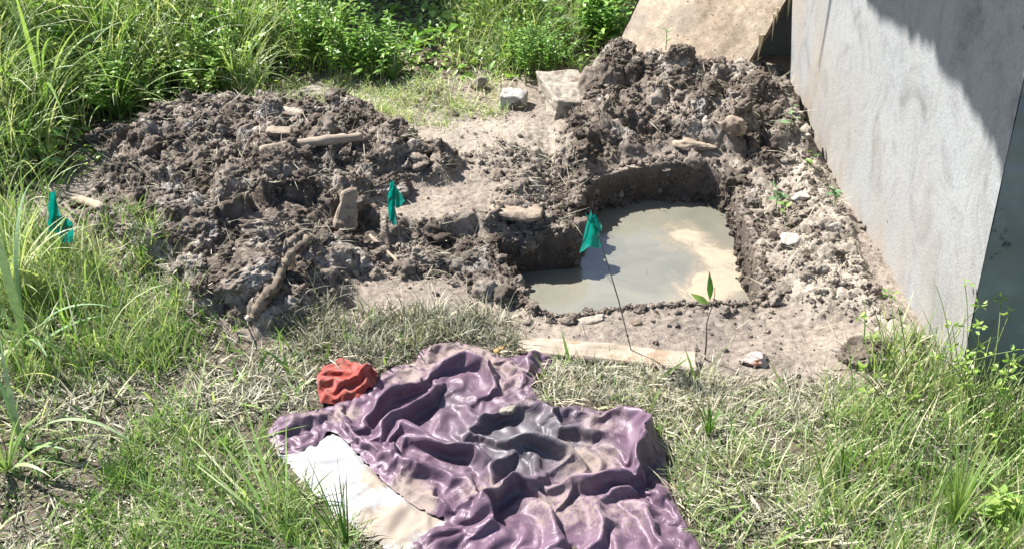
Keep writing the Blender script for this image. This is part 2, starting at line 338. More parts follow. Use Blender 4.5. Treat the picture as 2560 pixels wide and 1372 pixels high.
def height(X, Y):
    m = masks(X, Y)
    wx = X+0.03*fbm2(X*7, Y*7, 3, 11); wy = Y+0.03*fbm2(X*7, Y*7, 3, 12)
    far = ss(np.hypot(X, Y-2.5), 3.5, 7)
    z = 0.018*fbm2(X*2.3, Y*2.3, 3, 1)*(1-far) + 0.006*fbm2(X*14, Y*14, 4, 2)
    mud = np.clip(m['L']+m['R'], 0, 1)
    # plateau behind the pit and its broken step
    u, v = proj(X, Y); edge = np.interp(u, [500,760,860,1000,1120,1240,1350], [640,560,585,600,600,585,560])
    side = ss(u, 380, 700)*(1-ss(u, 1300, 1380))
    z = z + 0.055*side*ss(edge-v+30*fbm2(X*16, Y*16, 3, 21), -8, 14)*ss(v, 250, 420)
    lump = 0
    for cx, cy, r, h in LUMPS_W:
        d = np.sqrt((wx-cx)**2+(wy-cy)**2)/r
        lump = lump+h*np.exp(-(d**2.6)*0.9)
    z = z+lump*(0.60-0.17*m['L'])+0.012*mud
    rough = np.clip(mud+0.75*m['rim']+0.38*m['rr'], 0, 1)
    ca = clod_field(wx+0.02*fbm2(X*25, Y*25, 2, 31), wy+0.02*fbm2(X*25, Y*25, 2, 33), 0.10, 3)
    cb = clod_field(wx+0.01*fbm2(X*50, Y*50, 2, 35), wy+0.01*fbm2(X*50, Y*50, 2, 36), 0.042, 8)
    cc = clod_field(X+0.004*fbm2(X*90, Y*90, 2, 37), Y+0.004*fbm2(X*90, Y*90, 2, 38), 0.017, 15)
    bil = fbm2(X*12, Y*12, 4, 41, 0.55)
    z = z + mud*((0.70-.16*m['L'])*ca+0.035*bil) + rough*(0.50*cb+0.5*cc+0.012*bil) + (1-rough)*(0.30*cc+.06*cb)*ss(fbm2(X*5, Y*5, 2, 44), -.35, .3)
    z = z+m['strip']*(0.018+0.25*cb+0.3*cc)
    # the pit
    dr = -sdf(X+0.012*fbm2(X*22, Y*22, 3, 51), Y+0.012*fbm2(X*22, Y*22, 3, 52), rim_w)
    dw = sdf(X+0.012*fbm2(X*22, Y*22, 3, 51), Y+0.012*fbm2(X*22, Y*22, 3, 52), wat_w)
    t_ = np.clip(np.maximum(dw, 0)/(np.maximum(dw, 0)+np.maximum(dr, 0)+1e-6), 0, 1)
    wall_n = 0.02*fbm2(X*30, Y*30, 4, 61)+0.25*cb
    zi = (ZW-0.03)+(z-(ZW-0.03))*t_**0.75+wall_n*4*t_*(1-t_)
    dr0 = -sdf(X, Y, rim_w); z = np.where(dr0 > 0, z+(np.minimum(ZW-0.08, z)-z)*ss(dr0, 0.0, 0.016), z)
    m['dr0'] = dr0
    m['wallt'] = np.where(dr > 0, 1-ss(t_, 0.75, 1.0), 0)
    return z, m

# ------------------------------------------------------------------ ground sheet
def axis(lo, a, b, hi, step):
    mid = np.arange(a, b, step); right = [b]; s = step
    while right[-1] < hi: s *= 1.12; right.append(right[-1]+s)
    left = [a]; s = step
    while left[-1] > lo: s *= 1.12; left.append(left[-1]-s)
    return np.concatenate([np.array(left[1:])[::-1], mid, np.array(right)])
gx = axis(-90, -1.75, 1.25, 90, 0.0048); gy = axis(-60, 1.35, 4.0, 160, 0.0048)
GX, GY = np.meshgrid(gx, gy)
GZ, GM = height(GX, GY)
def zat(x, y):
    x = np.asarray(x, float); y = np.asarray(y, float)
    i = np.clip(np.searchsorted(gx, x)-1, 0, len(gx)-2); j = np.clip(np.searchsorted(gy, y)-1, 0, len(gy)-2)
    fx = np.clip((x-gx[i])/(gx[i+1]-gx[i]), 0, 1); fy = np.clip((y-gy[j])/(gy[j+1]-gy[j]), 0, 1)
    return (GZ[j,i]*(1-fx)+GZ[j,i+1]*fx)*(1-fy)+(GZ[j+1,i]*(1-fx)+GZ[j+1,i+1]*fx)*fy
# sideways push so that clods overhang a little
mudm = np.clip(GM['L']+GM['R']+0.7*GM['rim']+0.5*GM['rr'], 0, 1)
cm_ = ss(-GM['dr0'], 0.002, 0.04); DX = GX+cm_*mudm*0.010*fbm2(GX*38, GY*38, 2, 71); DY = GY+cm_*mudm*0.010*fbm2(GX*38, GY*38, 2, 72)-cm_*mudm*0.12*np.clip(GZ, 0, 0.2)*(0.5+fbm2(GX*9, GY*9, 2, 73))
damp = np.clip(GM['wallt']*(0.75+0.4*fbm2(GX*20, GY*20, 3, 81)), 0, 0.93)
hn = fbm2(GX*5, GY*5, 4, 83)
damp = np.clip(damp+0.22*np.clip(GM['L']+GM['R'], 0, 1)*ss(hn, 0.0, 0.35), 0, 0.95)
damp = np.maximum(damp, ss(GM['dr0'], -0.006, 0.006)*(.8+.15*fbm2(GX*25, GY*25, 2, 84)))  # pit wall colour darkened for shade as well as wet earth
pale = np.clip(0.7*GM['pale']*(0.7+0.6*fbm2(GX*8, GY*8, 3, 85))+0.35*GM['rr']*ss(hn, -.3, .3)+GM['strip']*(0.65+0.9*fbm2(GX*12, GY*12, 3, 86)), 0, 1)*(1-GM['wallt'])
V = np.stack([DX.ravel(), DY.ravel(), GZ.ravel()], 1)
calm = ss(-GM['dr0'], 0.002, 0.03).ravel(); sel = (mudm.ravel() > 0.3) & (calm > 0.01); P3 = V[sel]; amt = (0.55*calm[sel])[:, None]
for k3 in range(3):
    V[sel, k3] += (amt[:, 0])*(0.016*vnoise3(P3*26, 100+k3)+0.008*vnoise3(P3*70, 110+k3))
idx = np.arange(GX.size).reshape(GX.shape)
Q = np.stack([idx[:-1,:-1], idx[:-1,1:], idx[1:,1:], idx[1:,:-1]], -1).reshape(-1,4)
fl = (GM['L'].ravel()[Q].mean(1) > 0.5); fr = (GM['R'].ravel()[Q].mean(1) > 0.5) & ~fl & (GM['wallt'].ravel()[Q].mean(1) < 0.01)
AT = {'mud': mudm.ravel(), 'damp': damp.ravel(), 'pale': pale.ravel(), 'turf': GM['turf'].ravel()*(1-mudm.ravel())}
def sub(name, sel):
    q = Q[sel]; u_ = np.unique(q); mp_ = np.zeros(len(V), int); mp_[u_] = np.arange(len(u_))
    return mesh_np(name, V[u_], mp_[q], M['soil'], {k: a[u_] for k, a in AT.items()})
tag(sub('ground', ~fl & ~fr), kind='structure')
tag(sub('mud_mound', fl), 'wide low heap of dug grey mud and clods left of the water pit', 'mud heap')
tag(sub('mud_mound', fr), 'tall heap of dug brown mud in front of the leaning board', 'mud heap')

# steep dug bank between the rim and the water, with its own relief
def bank():
    c = rim_w.mean(0); ns, nv = 900, 64
    def contour(poly, ang):
        out = []
        for a_ in ang:
            d = np.array([math.cos(a_), math.sin(a_)]); best = 0
            for i_ in range(len(poly)):
                A = poly[i_]-c; B = poly[(i_+1) % len(poly)]-c; e = B-A; den = d[0]*e[1]-d[1]*e[0]
                if abs(den) < 1e-12: continue
                t_ = (A[0]*e[1]-A[1]*e[0])/den; s_ = (A[0]*d[1]-A[1]*d[0])/den
                if t_ > 0 and 0 <= s_ <= 1: best = max(best, t_)
            out.append(c+d*best)
        return np.array(out)
    ang = np.linspace(0, 2*math.pi, ns, endpoint=False); A = contour(rim_w, ang); B = contour(wat_w, ang)
    ra = np.linalg.norm(A-c, axis=1); rb = np.minimum(np.linalg.norm(B-c, axis=1), ra-.045-.02*noise2(ang*3, ang*0)); B = c+(B-c)/np.linalg.norm(B-c, axis=1)[:, None]*rb[:, None]
    A = A+(A-c)/np.linalg.norm(A-c, axis=1)[:, None]*0.012
    V = np.zeros((nv, ns, 3))
    ztop = zat(A[:, 0], A[:, 1])+0.004
    kk_ = np.hanning(121); kk_ /= kk_.sum(); zsm = np.convolve(np.concatenate([ztop[-60:], ztop, ztop[:60]]), kk_, 'valid')
    for j in range(nv):
        t_ = j/(nv-1); k = t_**1.15; V[j, :, :2] = A*(1-k)+B*k; V[j, :, 2] = zsm*(1-t_)+(ztop-zsm)*(1-float(ss(np.array(t_), 0, .16)))+(ZW-0.06)*t_
    P = V.reshape(-1, 3); out = np.concatenate([(P[:, :2]-c)/np.linalg.norm(P[:, :2]-c, axis=1)[:, None], np.zeros((len(P), 1))], 1)
    T = np.repeat(np.linspace(0, 1, nv), ns); w_ = np.sin(np.clip(T, .0, .92)*math.pi*.62+.3)*1.15
    dis = .020*(vnoise3(P*14, 1)) + .014*(1-2*np.abs(vnoise3(P*34, 2))) + .009*vnoise3(P*80, 3) + .005*vnoise3(P*170, 4)
    P = P+out*(dis*w_)[:, None]*1.0+out*.006; P[:, 2] += w_*(.012*vnoise3(P*40, 5)+.006*vnoise3(P*90, 6))
    Qb = [(j*ns+i, j*ns+(i+1) % ns, (j+1)*ns+(i+1) % ns, (j+1)*ns+i) for j in range(nv-1) for i in range(ns)]
    dmp = np.clip(ss(T, .05, .5)*(.70+.35*vnoise3(P*18, 7)), 0, .93)  # bank darkens downwards, shade and wet put into one colour
    global BANKP; BANKP = P.reshape(nv, ns, 3)
    o = mesh_np('pit_bank', P, np.array(Qb), M['soil'], {'mud': np.ones(len(P)), 'damp': dmp, 'pale': dmp*0, 'turf': dmp*0}); tag(o, kind='structure')
bank()

# ------------------------------------------------------------------ muddy water in the pit
m, t, b = newmat('muddy water'); co = objc(t)
n1 = noise_node(t, 9, 10, 0.68, co, 1.4); n2 = noise_node(t, 60, 6, 0.75, co); n3 = noise_node(t, 4.5, 5, 0.6, co, 1.0)
scum = attr(t, 'scum')
base = ramp(t, n3.outputs[0], [(0.35, (0.145,0.142,0.115)), (0.65, (0.20,0.192,0.152))]).outputs[0]
ad = N(t, 'ShaderNodeMath', operation='ADD'); t.links.new(n1.outputs[0], ad.inputs[0]); t.links.new(scum, ad.inputs[1])
f = ramp(t, ad.outputs[0], [(0.68, (0,0,0)), (0.88, (0.40,0.40,0.40)), (1.10, (1,1,1))]).outputs[0]
f2 = mix(t, 1.0, f, ramp(t, n2.outputs[0], [(0.3,(0.35,0.35,0.35)),(0.55,(1,1,1))]).outputs[0], 'MULTIPLY')
c = mix(t, f2, base, (0.33,0.245,0.165)); t.links.new(c, b.inputs['Base Color'])
rr = ramp(t, f2, [(0, (0.04,)*3), (0.6, (0.6,)*3)]).outputs[0]; t.links.new(rr, b.inputs['Roughness'])
b.inputs['IOR'].default_value = 1.75; b.inputs['Specular IOR Level'].default_value = 0.6
bump(t, n1.outputs[0], b, 0.10, 0.01); M['water'] = m
wp = rim_w
Vw, Qw, _, (wx_, wy_, wd_) = grid_poly(wp, 0.008, lambda X, Y, D: np.full(X.shape, ZW))
SC = [(1715,585,.11,.50),(1800,640,.09,.42),(1810,700,.13,.46),(1750,735,.10,.40),(1640,520,.05,.2),(1520,530,.04,.15),(1420,705,.04,.24),(1560,650,.25,.08)]
scv = np.zeros(len(Vw))
for u, v, r, h in SC:
    p = px(u, v, ZW); scv += h*np.exp(-(((wx_-p[0])**2+(wy_-p[1])**2)/r**2)*1.6)
tag(mesh_np('water', Vw, Qw, M['water'], {'scum': np.clip(scv, 0, 0.54)}), kind='structure')

# ------------------------------------------------------------------ concrete building corner

WF = px(1972, 262); WN = px(2392, 965)
def wall_pt(u, v):
    d = ray(u, v); A = WF[:2]; e = WN[:2]-A
    n = np.array([e[1], -e[0]]); t = (A@n)/(d[0]*n[0]+d[1]*n[1]); return np.array([0, 0, HC])+d*t
def wall():
    root = empty('concrete_wall', (1.0, 2.6, 0))
    f1 = wall_pt(1982, 0); n1_ = wall_pt(2558, 200)
    zs = np.concatenate([np.arange(-0.25, 1.3, 0.012), np.arange(1.3, 2.45, 0.1), [2.5]])
    nb = 70; V = []; st = []
    for z in zs:
        c = WN[:2]+(n1_[:2]-WN[:2])*z/n1_[2]; a = WF[:2]+(f1[:2]-WF[:2])*z/f1[2]
        chip = 0.009*fbm2(np.array(z*14), np.array(0.3), 4, 91)+0.024*max(0, float(fbm2(np.array(z*30), np.array(7.7), 3, 93)))
        for i in range(nb):
            s = i/(nb-1); p = a*(1-s)+c*s; off = 0.004*float(noise2(np.array(s*5), np.array(z*4), 5))
            p = p+np.array([1, 0])*off
            if i >= nb-2: p = p+np.array([0.5, 1.0])*abs(chip)*(1 if i == nb-1 else 0.25)
            V.append((p[0], p[1], z)); base = 0.9*math.exp(-max(z, 0)/0.25)*(1-s*0.5)+0.75*math.exp(-s/0.16)*math.exp(-max(z,0)/1.2)
            st.append(np.clip(base*(0.75+0.9*float(noise2(np.array(s*12), np.array(z*3), 6))), 0, 0.9))
    V = np.array(V); Q = []
    for j in range(len(zs)-1):
        for i in range(nb-1): k = j*nb+i; Q.append((k, k+1, k+1+nb, k+nb))
    mesh_np('lit_face', V, np.array(Q)[:, ::-1], M['concrete'], {'stain': np.array(st)}, parent=root)
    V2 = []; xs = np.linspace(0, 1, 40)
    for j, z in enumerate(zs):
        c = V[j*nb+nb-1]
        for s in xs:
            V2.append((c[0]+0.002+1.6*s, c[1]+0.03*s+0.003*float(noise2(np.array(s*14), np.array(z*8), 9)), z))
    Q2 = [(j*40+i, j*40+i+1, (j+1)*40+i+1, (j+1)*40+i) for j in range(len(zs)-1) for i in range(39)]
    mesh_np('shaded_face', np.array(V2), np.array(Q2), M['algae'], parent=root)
    f0 = V[0]; ft = V[(len(zs)-1)*nb]; ct = V[-1]; c0 = V[nb-1]
    V3 = [f0, ft, (ft[0]+1.7, ft[1]+.1, 2.5), (f0[0]+1.7, f0[1]+.1, -.25), (c0[0]+1.6, c0[1]+.03, -.25), (ct[0]+1.6, ct[1]+.03, 2.5), ct]
    mesh_py('rear_faces', V3, [(0,1,2,3), (3,2,5,4), (1,6,5,2)], M['concrete'], root, False, {'stain': [0.1]*7})
    for ch in root.children: ch.location = -np.array(root.location)
    tag(root, 'pale bare concrete wall corner with brown damp stains, right of the pit', 'wall')
wall()
# unseen slab and bar, added and outlined to cast the shade on the concrete
def shade_caster():
    Z = 2.5; up = lambda p: np.array([*(p+SUN*((Z-p[2])/SUN[2]))[:2], Z])
    ed = [(2040,-130),(2068,-75),(2120,-70),(2160,-40),(2168,20),(2190,48),(2245,80),(2285,105),(2335,135),(2348,190),(2400,230),(2440,300),(2480,370),(2505,430),(2500,470)]
    S = [up(wall_pt(u, v)) for u, v in ed]; n1_ = wall_pt(2558, 200)
    ctop = np.array([*(WN[:2]+(n1_[:2]-WN[:2])*Z/n1_[2]), Z]); ftop = np.array([WN[0]*.1+WF[0]*.9+.02, S[0][1]-0.15, Z])
    rr_ = np.random.RandomState(5); E = []
    for i in range(len(S)-1):
        for k in range(5): E.append(S[i]*(1-k/5)+S[i+1]*k/5+np.array([rr_.normal(0, .004), rr_.normal(0, .004), 0]))
    E.append(S[-1]); E += [ctop+np.array([.3, 0, 0]), ftop+np.array([.3, 0, 0])]
    n = len(E); Vv = [e+np.array([0, 0, 0.006]) for e in E]+[e+np.array([0, 0, 0.09]) for e in E]
    root = empty('added_shade_slab', tuple(ctop))
    mesh_py('slab', np.array(Vv)-ctop, [list(range(n))[::-1], [n+i for i in range(n)]]+[[i, (i+1) % n, n+(i+1) % n, n+i] for i in range(n)], M['concrete'], root, False, {'stain': [0.05]*2*n})
    q0 = wall_pt(2047, 172); t = (S[1][0]-q0[0])/SUN[0]; b0 = q0+SUN*t
    v_, f_ = tube([b0, (b0[0], b0[1], Z+.05)], [0.005, 0.012], 6); mesh_py('added_shade_bar', v_-ctop, f_, M['rust'], root)  # bar added so its shadow draws the thin line on the wall
    tag(root, 'added unseen slab above the pale wall that casts its slanting shade, with a bar for the thin shade line', 'shade caster')
shade_caster()
def added_gap_wall():
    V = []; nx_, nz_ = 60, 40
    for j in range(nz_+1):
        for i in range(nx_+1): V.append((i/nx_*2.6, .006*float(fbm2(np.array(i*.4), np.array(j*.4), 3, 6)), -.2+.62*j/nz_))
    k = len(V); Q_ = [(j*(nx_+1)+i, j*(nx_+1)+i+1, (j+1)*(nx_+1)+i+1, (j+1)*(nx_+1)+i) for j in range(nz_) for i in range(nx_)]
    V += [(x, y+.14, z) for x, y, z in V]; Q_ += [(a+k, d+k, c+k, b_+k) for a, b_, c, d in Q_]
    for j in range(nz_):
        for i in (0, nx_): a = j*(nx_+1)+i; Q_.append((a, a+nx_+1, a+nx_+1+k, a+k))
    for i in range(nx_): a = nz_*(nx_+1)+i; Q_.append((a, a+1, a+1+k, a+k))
    o = mesh_np('added_gap_wall', V, Q_, M['algae'], smooth=False); o.location = (0.84, 4.02, 0)  # added wall, dark coloured to make the gap read as deep shade
    tag(o, 'added low wall that darkens the gap between the leaning board and the pale wall', 'wall')
added_gap_wall()
# ------------------------------------------------------------------ leaning board
def board():
    n = np.array([-.50, -.75, .80]); n = n/np.linalg.norm(n); P0 = px(1690, 250)+np.array([0, 0, 0.0])
    def bp(u, v):
        d = ray(u, v); o = np.array([0, 0, HC]); return o+d*(((P0-o)@n)/(d@n))
    A, B, C_, D = bp(1550, 130), bp(1838, 190), bp(1978, -40), bp(1615, -40)
    up = (C_-B)/np.linalg.norm(C_-B); B = B-up*0.05; A = A-up*0.25
    up2 = (D-A)/np.linalg.norm(D-A); D2 = A+up2*1.35; C2 = B+up*1.35
    root = empty('leaning_board', tuple((A+B)/2)); nu, nv = 60, 90; V = []; o = np.array(root.location)
    for j in range(nv+1):
        for i in range(nu+1):
            s, t_ = i/nu, j/nv; L = A*(1-t_)+D2*t_; Rr = B*(1-t_)+C2*t_
            if i in (0, nu): e = 0.006*float(fbm2(np.array(t_*30), np.array(i*3.1), 4, 7)); L = L+np.array([e, 0, 0]); Rr = Rr+np.array([e, 0, 0])
            p = L*(1-s)+Rr*s+n*(0.006*float(fbm2(np.array(s*5), np.array(t_*6), 4, 8))-0.05*(s-.3)**2*1.5); V.append(p-o)
    V = np.array(V); m_ = nu+1; Vb = V-n*0.018
    Q = [(j*m_+i, j*m_+i+1, (j+1)*m_+i+1, (j+1)*m_+i) for j in range(nv) for i in range(nu)]
    k = len(V); VV = np.concatenate([V, Vb]); Q2 = [(a+k, d+k, c+k, b_+k) for a, b_, c, d in Q]
    mesh_np('sheet', VV, np.array(Q+Q2), M['ply'], parent=root)
    E = []
    for j in range(nv):
        for i in (0, nu): a = j*m_+i; E.append((a, a+m_, a+m_+k, a+k))
    for i in range(nu): E.append((i, i+1, i+1+k, i+k)); a = nv*m_+i; E.append((a, a+1, a+1+k, a+k))
    VE = VV.copy(); VE[:k] += n*0.002; VE[k:] -= n*0.004
    ctr = VE[:k].mean(0); ev = VE+np.sign(VE[:, :1]-ctr[0])*np.array([[0.003, 0, 0]])
    mesh_np('edge', ev, np.array(E), M['plyedge'], smooth=False, parent=root)
    rr_ = np.random.RandomState(4)
    for i in range(9):
        s = 0.16+0.5*rr_.rand()*(i/9+.3); p = B*(1-s)+C2*s-o-n*0.012; L_ = 0.05+0.13*rr_.rand()
        q = p+np.array([-0.004+0.01*rr_.rand(), 0.0, -L_]); w_ = 0.004+0.006*rr_.rand()
        Vs = [p+[-w_, 0, 0], p+[w_, 0.003, 0], q, p+[0, -0.004, 0.0]]
        mesh_py('splinter', Vs, [(0, 2, 3), (3, 2, 1), (1, 2, 0), (0, 3, 1)], M['splinter'], root, False)
    tag(root, 'stained plywood board leaning at the wall behind the tall mud heap', 'board')
board()
# ------------------------------------------------------------------ rubble
def surf(u, v):
    d = ray(u, v); t = np.arange(1.5, 8, .004); P_ = np.array([0, 0, HC])+d[None]*t[:, None]; k = np.argmax(P_[:, 2] < zat(P_[:, 0], P_[:, 1]))
    return P_[k]
def rock(name, label, cat, u, v, size, mat, rot=(0,0,0), seed=0, amp=0.16, sub=4, box=0.0, z=None, lift=0.0, group=None, kind=None):
    V, Fs = ico(sub)
    if box: V = np.sign(V)*np.abs(V)**(1-box); V /= np.abs(V).max()
    rk = np.random.RandomState(seed+900); nn = rk.normal(0, 1, (12, 3)); nn /= np.linalg.norm(nn, axis=1)[:, None]; dd = rk.uniform(.5, .9, 12); Vn = V/np.linalg.norm(V, axis=1)[:, None]
    V = V*np.minimum(1.0, (dd[None]/np.maximum(Vn@nn.T, .05)).min(1)*1.05)[:, None]
    V = V+Vn*(amp*.6*vnoise3(V*1.3+seed*7.1, seed)+amp*.5*vnoise3(V*3.1+seed, seed+1)+amp*.22*vnoise3(V*8+seed, seed+2)+amp*.12*vnoise3(V*18, seed+3))[:, None]
    V = V*np.array(size)/2
    p = px(u, v, 0.0 if z is None else z)
    if z is None: p = surf(u, v)
    o = mesh_np(name, V, Fs, M[mat]); o.rotation_euler = [math.radians(a) for a in rot]
    o.location = (p[0], p[1], p[2]+size[2]*0.22+lift); return tag(o, label, cat, group, kind)
def faceted(name, label, cat, u, v, corners, mat, z=0.0, rot=0, seed=0, tilt=(0, 0)):
    """block given by its corner points (metres), subdivided and roughened"""
    bm = bmesh.new(); vs = [bm.verts.new(c) for c in corners]
    for f in ((0,3,2,1), (4,5,6,7), (0,1,5,4), (1,2,6,5), (2,3,7,6), (3,0,4,7)): bm.faces.new([vs[i] for i in f])
    bmesh.ops.bevel(bm, geom=bm.edges[:], offset=0.004, segments=1, affect='EDGES')
    bmesh.ops.subdivide_edges(bm, edges=bm.edges[:], cuts=7, use_grid_fill=True)
    bmesh.ops.triangulate(bm, faces=bm.faces[:]); bm.normal_update()
    P = np.array([v_.co[:] for v_ in bm.verts]); a = 0.006*vnoise3(P*25+seed, seed)+0.004*vnoise3(P*70+seed, seed+4)
    for v_, k in zip(bm.verts, a): v_.co += v_.normal*float(k)
    me = bpy.data.meshes.new(name); bm.to_mesh(me); bm.free(); me.materials.append(M[mat]); me.polygons.foreach_set('use_smooth', [False]*len(me.polygons))
    o = link(bpy.data.objects.new(name, me)); p = px(u, v, z); o.location = p
    o.rotation_euler = (math.radians(tilt[0]), math.radians(tilt[1]), math.radians(rot)); return tag(o, label, cat)
def bx(l, w_, h): return [(-l/2,-w_/2,0),(l/2,-w_/2,0),(l/2,w_/2,0),(-l/2,w_/2,0),(-l/2,-w_/2,h),(l/2,-w_/2,h),(l/2,w_/2,h),(-l/2,w_/2,h)]
faceted('concrete_block', 'large pale broken concrete block at the left foot of the tall mud heap', 'block', 1405, 288, [(-.03,-.075,0),(.10,-.02,0),(.07,.14,0),(-.075,.10,0),(-.02,-.07,.085),(.125,-.03,.06),(.06,.15,.105),(-.09,.11,.115)], 'stone', 0.0, 0, 3)
faceted('brick', 'small square edged brick lying left of the large concrete block', 'brick', 1283, 268, bx(.085, .075, .055), 'rockgrey', 0.0, -12, 5)
rock('stone', 'small angular stone in the weeds beyond the brick', 'stone', 1196, 222, (.065,.05,.07), 'stone', (10,20,30), 11, .25, 3, .35)
rock('flat_stone', 'flat pale stone slab at the edge of the weeds, farthest of the slabs', 'stone', 795, 240, (.15,.10,.035), 'stone', (4,-3,15), 12, .15, 4, .4)
rock('flat_stone', 'flat tan stone slab just behind the low mud heap', 'stone', 712, 286, (.16,.07,.03), 'stone', (3,4,-5), 13, .15, 4, .4)
rock('flat_stone', 'brown stone lying on the back of the low mud heap', 'stone', 700, 335, (.08,.06,.03), 'tan_stone', (3,14,-5), 14, .2, 4, .4)
rock('flat_stone', 'brownish flat stone jutting over the pit edge near the middle flag', 'stone', 1288, 548, (.15,.12,.035), 'tan_stone', (-5,3,-8), 15, .16, 4, .5, lift=.012)
rock('flat_stone', 'broad pale stone set in the mud above the far pit edge', 'stone', 1740, 362, (.14,.08,.03), 'tan_stone', (0,5,-8), 16, .25, 4, .2, lift=-.006)
rock('stone', 'roundish tan stone on the tall mud heap', 'stone', 1835, 325, (.08,.075,.07), 'tan_stone', (0,5,-8), 17, .2)
rock('stone', 'pale lump of mortar next to the board foot', 'stone', 1868, 178, (.10,.07,.06), 'stone', (0,25,-8), 18, .2, z=.12)
rock('stone', 'smooth white stone right of the pit', 'stone', 1972, 606, (.075,.06,.04), 'whitestone', (0,5,20), 19, .12)
rock('stone', 'chalky white lump against the wall above the seedlings', 'stone', 2003, 500, (.05,.07,.045), 'whitestone', (0,5,60), 20, .2)
rock('stone', 'flat pale stone at the wall foot beside the sedge', 'stone', 2245, 838, (.085,.08,.03), 'stone', (8,5,-35), 21, .2, 4, .5)
rock('stone', 'tan stone leaning on the wall foot, nearest of the wall stones', 'stone', 2262, 880, (.07,.05,.03), 'whitestone', (8,5,10), 22, .2, 4, .3)
rock('stone', 'whitish stone at the wall bottom in front of the white lump', 'stone', 2085, 575, (.06,.05,.035), 'whitestone', (0,12,25), 24, .2)
rock('pebble', 'tan pebble resting on the purple garment', 'pebble', 1270, 1068, (.042,.022,.02), 'stone', (0,0,10), 23, .15, 3, z=0.02, lift=0.045)
# crumpled dirty scrap
o = rock('crumpled_scrap', 'crumpled pale scrap with an orange torn edge on the bare mud', 'litter', 1893, 902, (.075,.045,.035), 'scrap', (0,-10,-30), 31, .6, 4)
faceted('plank', 'long pale flat plank lying on the mud behind the purple garment', 'plank', 1515, 886, [(-.215,.01,0),(.205,-.083,0),(.215,-.012,0),(-.205,.068,0),(-.215,.005,.012),(.205,-.083,.018),(.215,-.012,.018),(-.205,.068,.012)], 'wood', 0.008, 0, 41, (0, -1))
def stick(name, label, cat, path, r0, r1, mat, n=9, jit=.25, lift=0.0, seed=0, wob=0.004, dzr=0.0):
    pts = []
    for (u, v, z) in path:
        p = surf(u, v)-ray(u, v)*(r0*.4+(dzr*z)); pts.append(p)
    pts = np.array(pts); tt = np.linspace(0, len(pts)-1, 26); P = np.stack([np.interp(tt, range(len(pts)), pts[:, k]) for k in range(3)], 1)
    P += wob*np.stack([noise2(tt*2.2, tt*0+k*9.1+seed, seed) for k in range(3)], 1)
    rd = np.linspace(r0, r1, 26)*(1+0.16*noise2(tt*1.3, tt*0+seed+.5, 3)+.06*noise2(tt*4, tt*0+seed, 5)); o0 = P.mean(0)
    V, Fs = tube(P-o0, rd, n, True, jit, seed); o = mesh_py(name, V, Fs, M[mat]); o.location = o0; return tag(o, label, cat)
stick('stick', 'bleached flat stick lying along the back of the low mud heap', 'stick', [(655,375,.10),(740,360,.11),(820,352,.105),(900,345,.10)], .012, .015, 'wood', seed=3, dzr=.22)
stick('branch', 'bare grey branch poking out of the weeds into the low mud heap', 'branch', [(60,455,.03),(120,475,.03),(190,497,.03),(262,520,.02)], .010, .013, 'wood', seed=5)
stick('tree_root', 'thick muddy root leaning down the front of the low mud heap', 'root', [(632,800,.015),(655,755,.045),(690,715,.07),(705,665,.11),(735,635,.14),(770,590,.165)], .015, .010, 'bark', 14, .35, seed=7, wob=.008, dzr=.30)
rock('split_root_end', 'orange split wood stub at the lower end of the muddy root', 'wood stub', 628, 795, (.035,.03,.02), 'scrap', (0,30,40), 37, .5, 3, lift=-.006)
faceted('bark_slab', 'grey bark slab standing in the low mud heap near the middle flag', 'bark', 862, 548, [(-.035,-.012,-.03),(.03,-.02,-.03),(.035,.0,-.03),(-.03,.008,-.03),(-.02,-.008,.07),(.02,-.012,.09),(.022,.002,.09),(-.018,.004,.07)], 'tan_stone', 0.085, 25, 9, (-25, 22))
stick('stick', 'thin grey stick lying on the step left of the pit', 'stick', [(925,590,.07),(965,625,.045),(1010,672,.02)], .0055, .004, 'wood', seed=9)
stick('stick', 'short straight twig standing against the muddy root', 'stick', [(760,575,.17),(775,615,.13),(790,660,.07)], .0025, .003, 'straw', 5, seed=10)
stick('stick', 'ochre strip of split wood at the near pit edge', 'stick', [(1335,785,.006),(1380,779,.010),(1422,774,.008)], .006, .005, 'yellow', 5, .4, seed=12)
stick('stick', 'stubby yellow wood chip between the plank and the garment', 'stick', [(1240,880,.008),(1262,868,.010),(1285,858,.010)], .008, .006, 'yellow', 5, .4, seed=13)
rock('bark_chip', 'curled tan bark chip on the mud in front of the pit', 'chip', 1475, 803, (.085,.035,.014), 'stone', (0,-6,10), 33, .3, 3, .3)
rock('bark_chip', 'dark curled leaf on the mud between pit and plank', 'chip', 1590, 808, (.04,.02,.01), 'plyedge', (0,-16,10), 34, .4, 3)
stick('stick', 'bent brown twig crossing the white lumps beside the wall', 'stick', [(1925,575,.05),(1990,560,.06),(2030,520,.06),(2048,490,.07)], .003, .002, 'darkstem', 5, seed=15)
stick('stick', 'dark upright stick standing against the wall foot', 'stick', [(2021,395,.06),(2017,350,.13),(2013,305,.19)], .006, .004, 'darkstem', 6, seed=16)

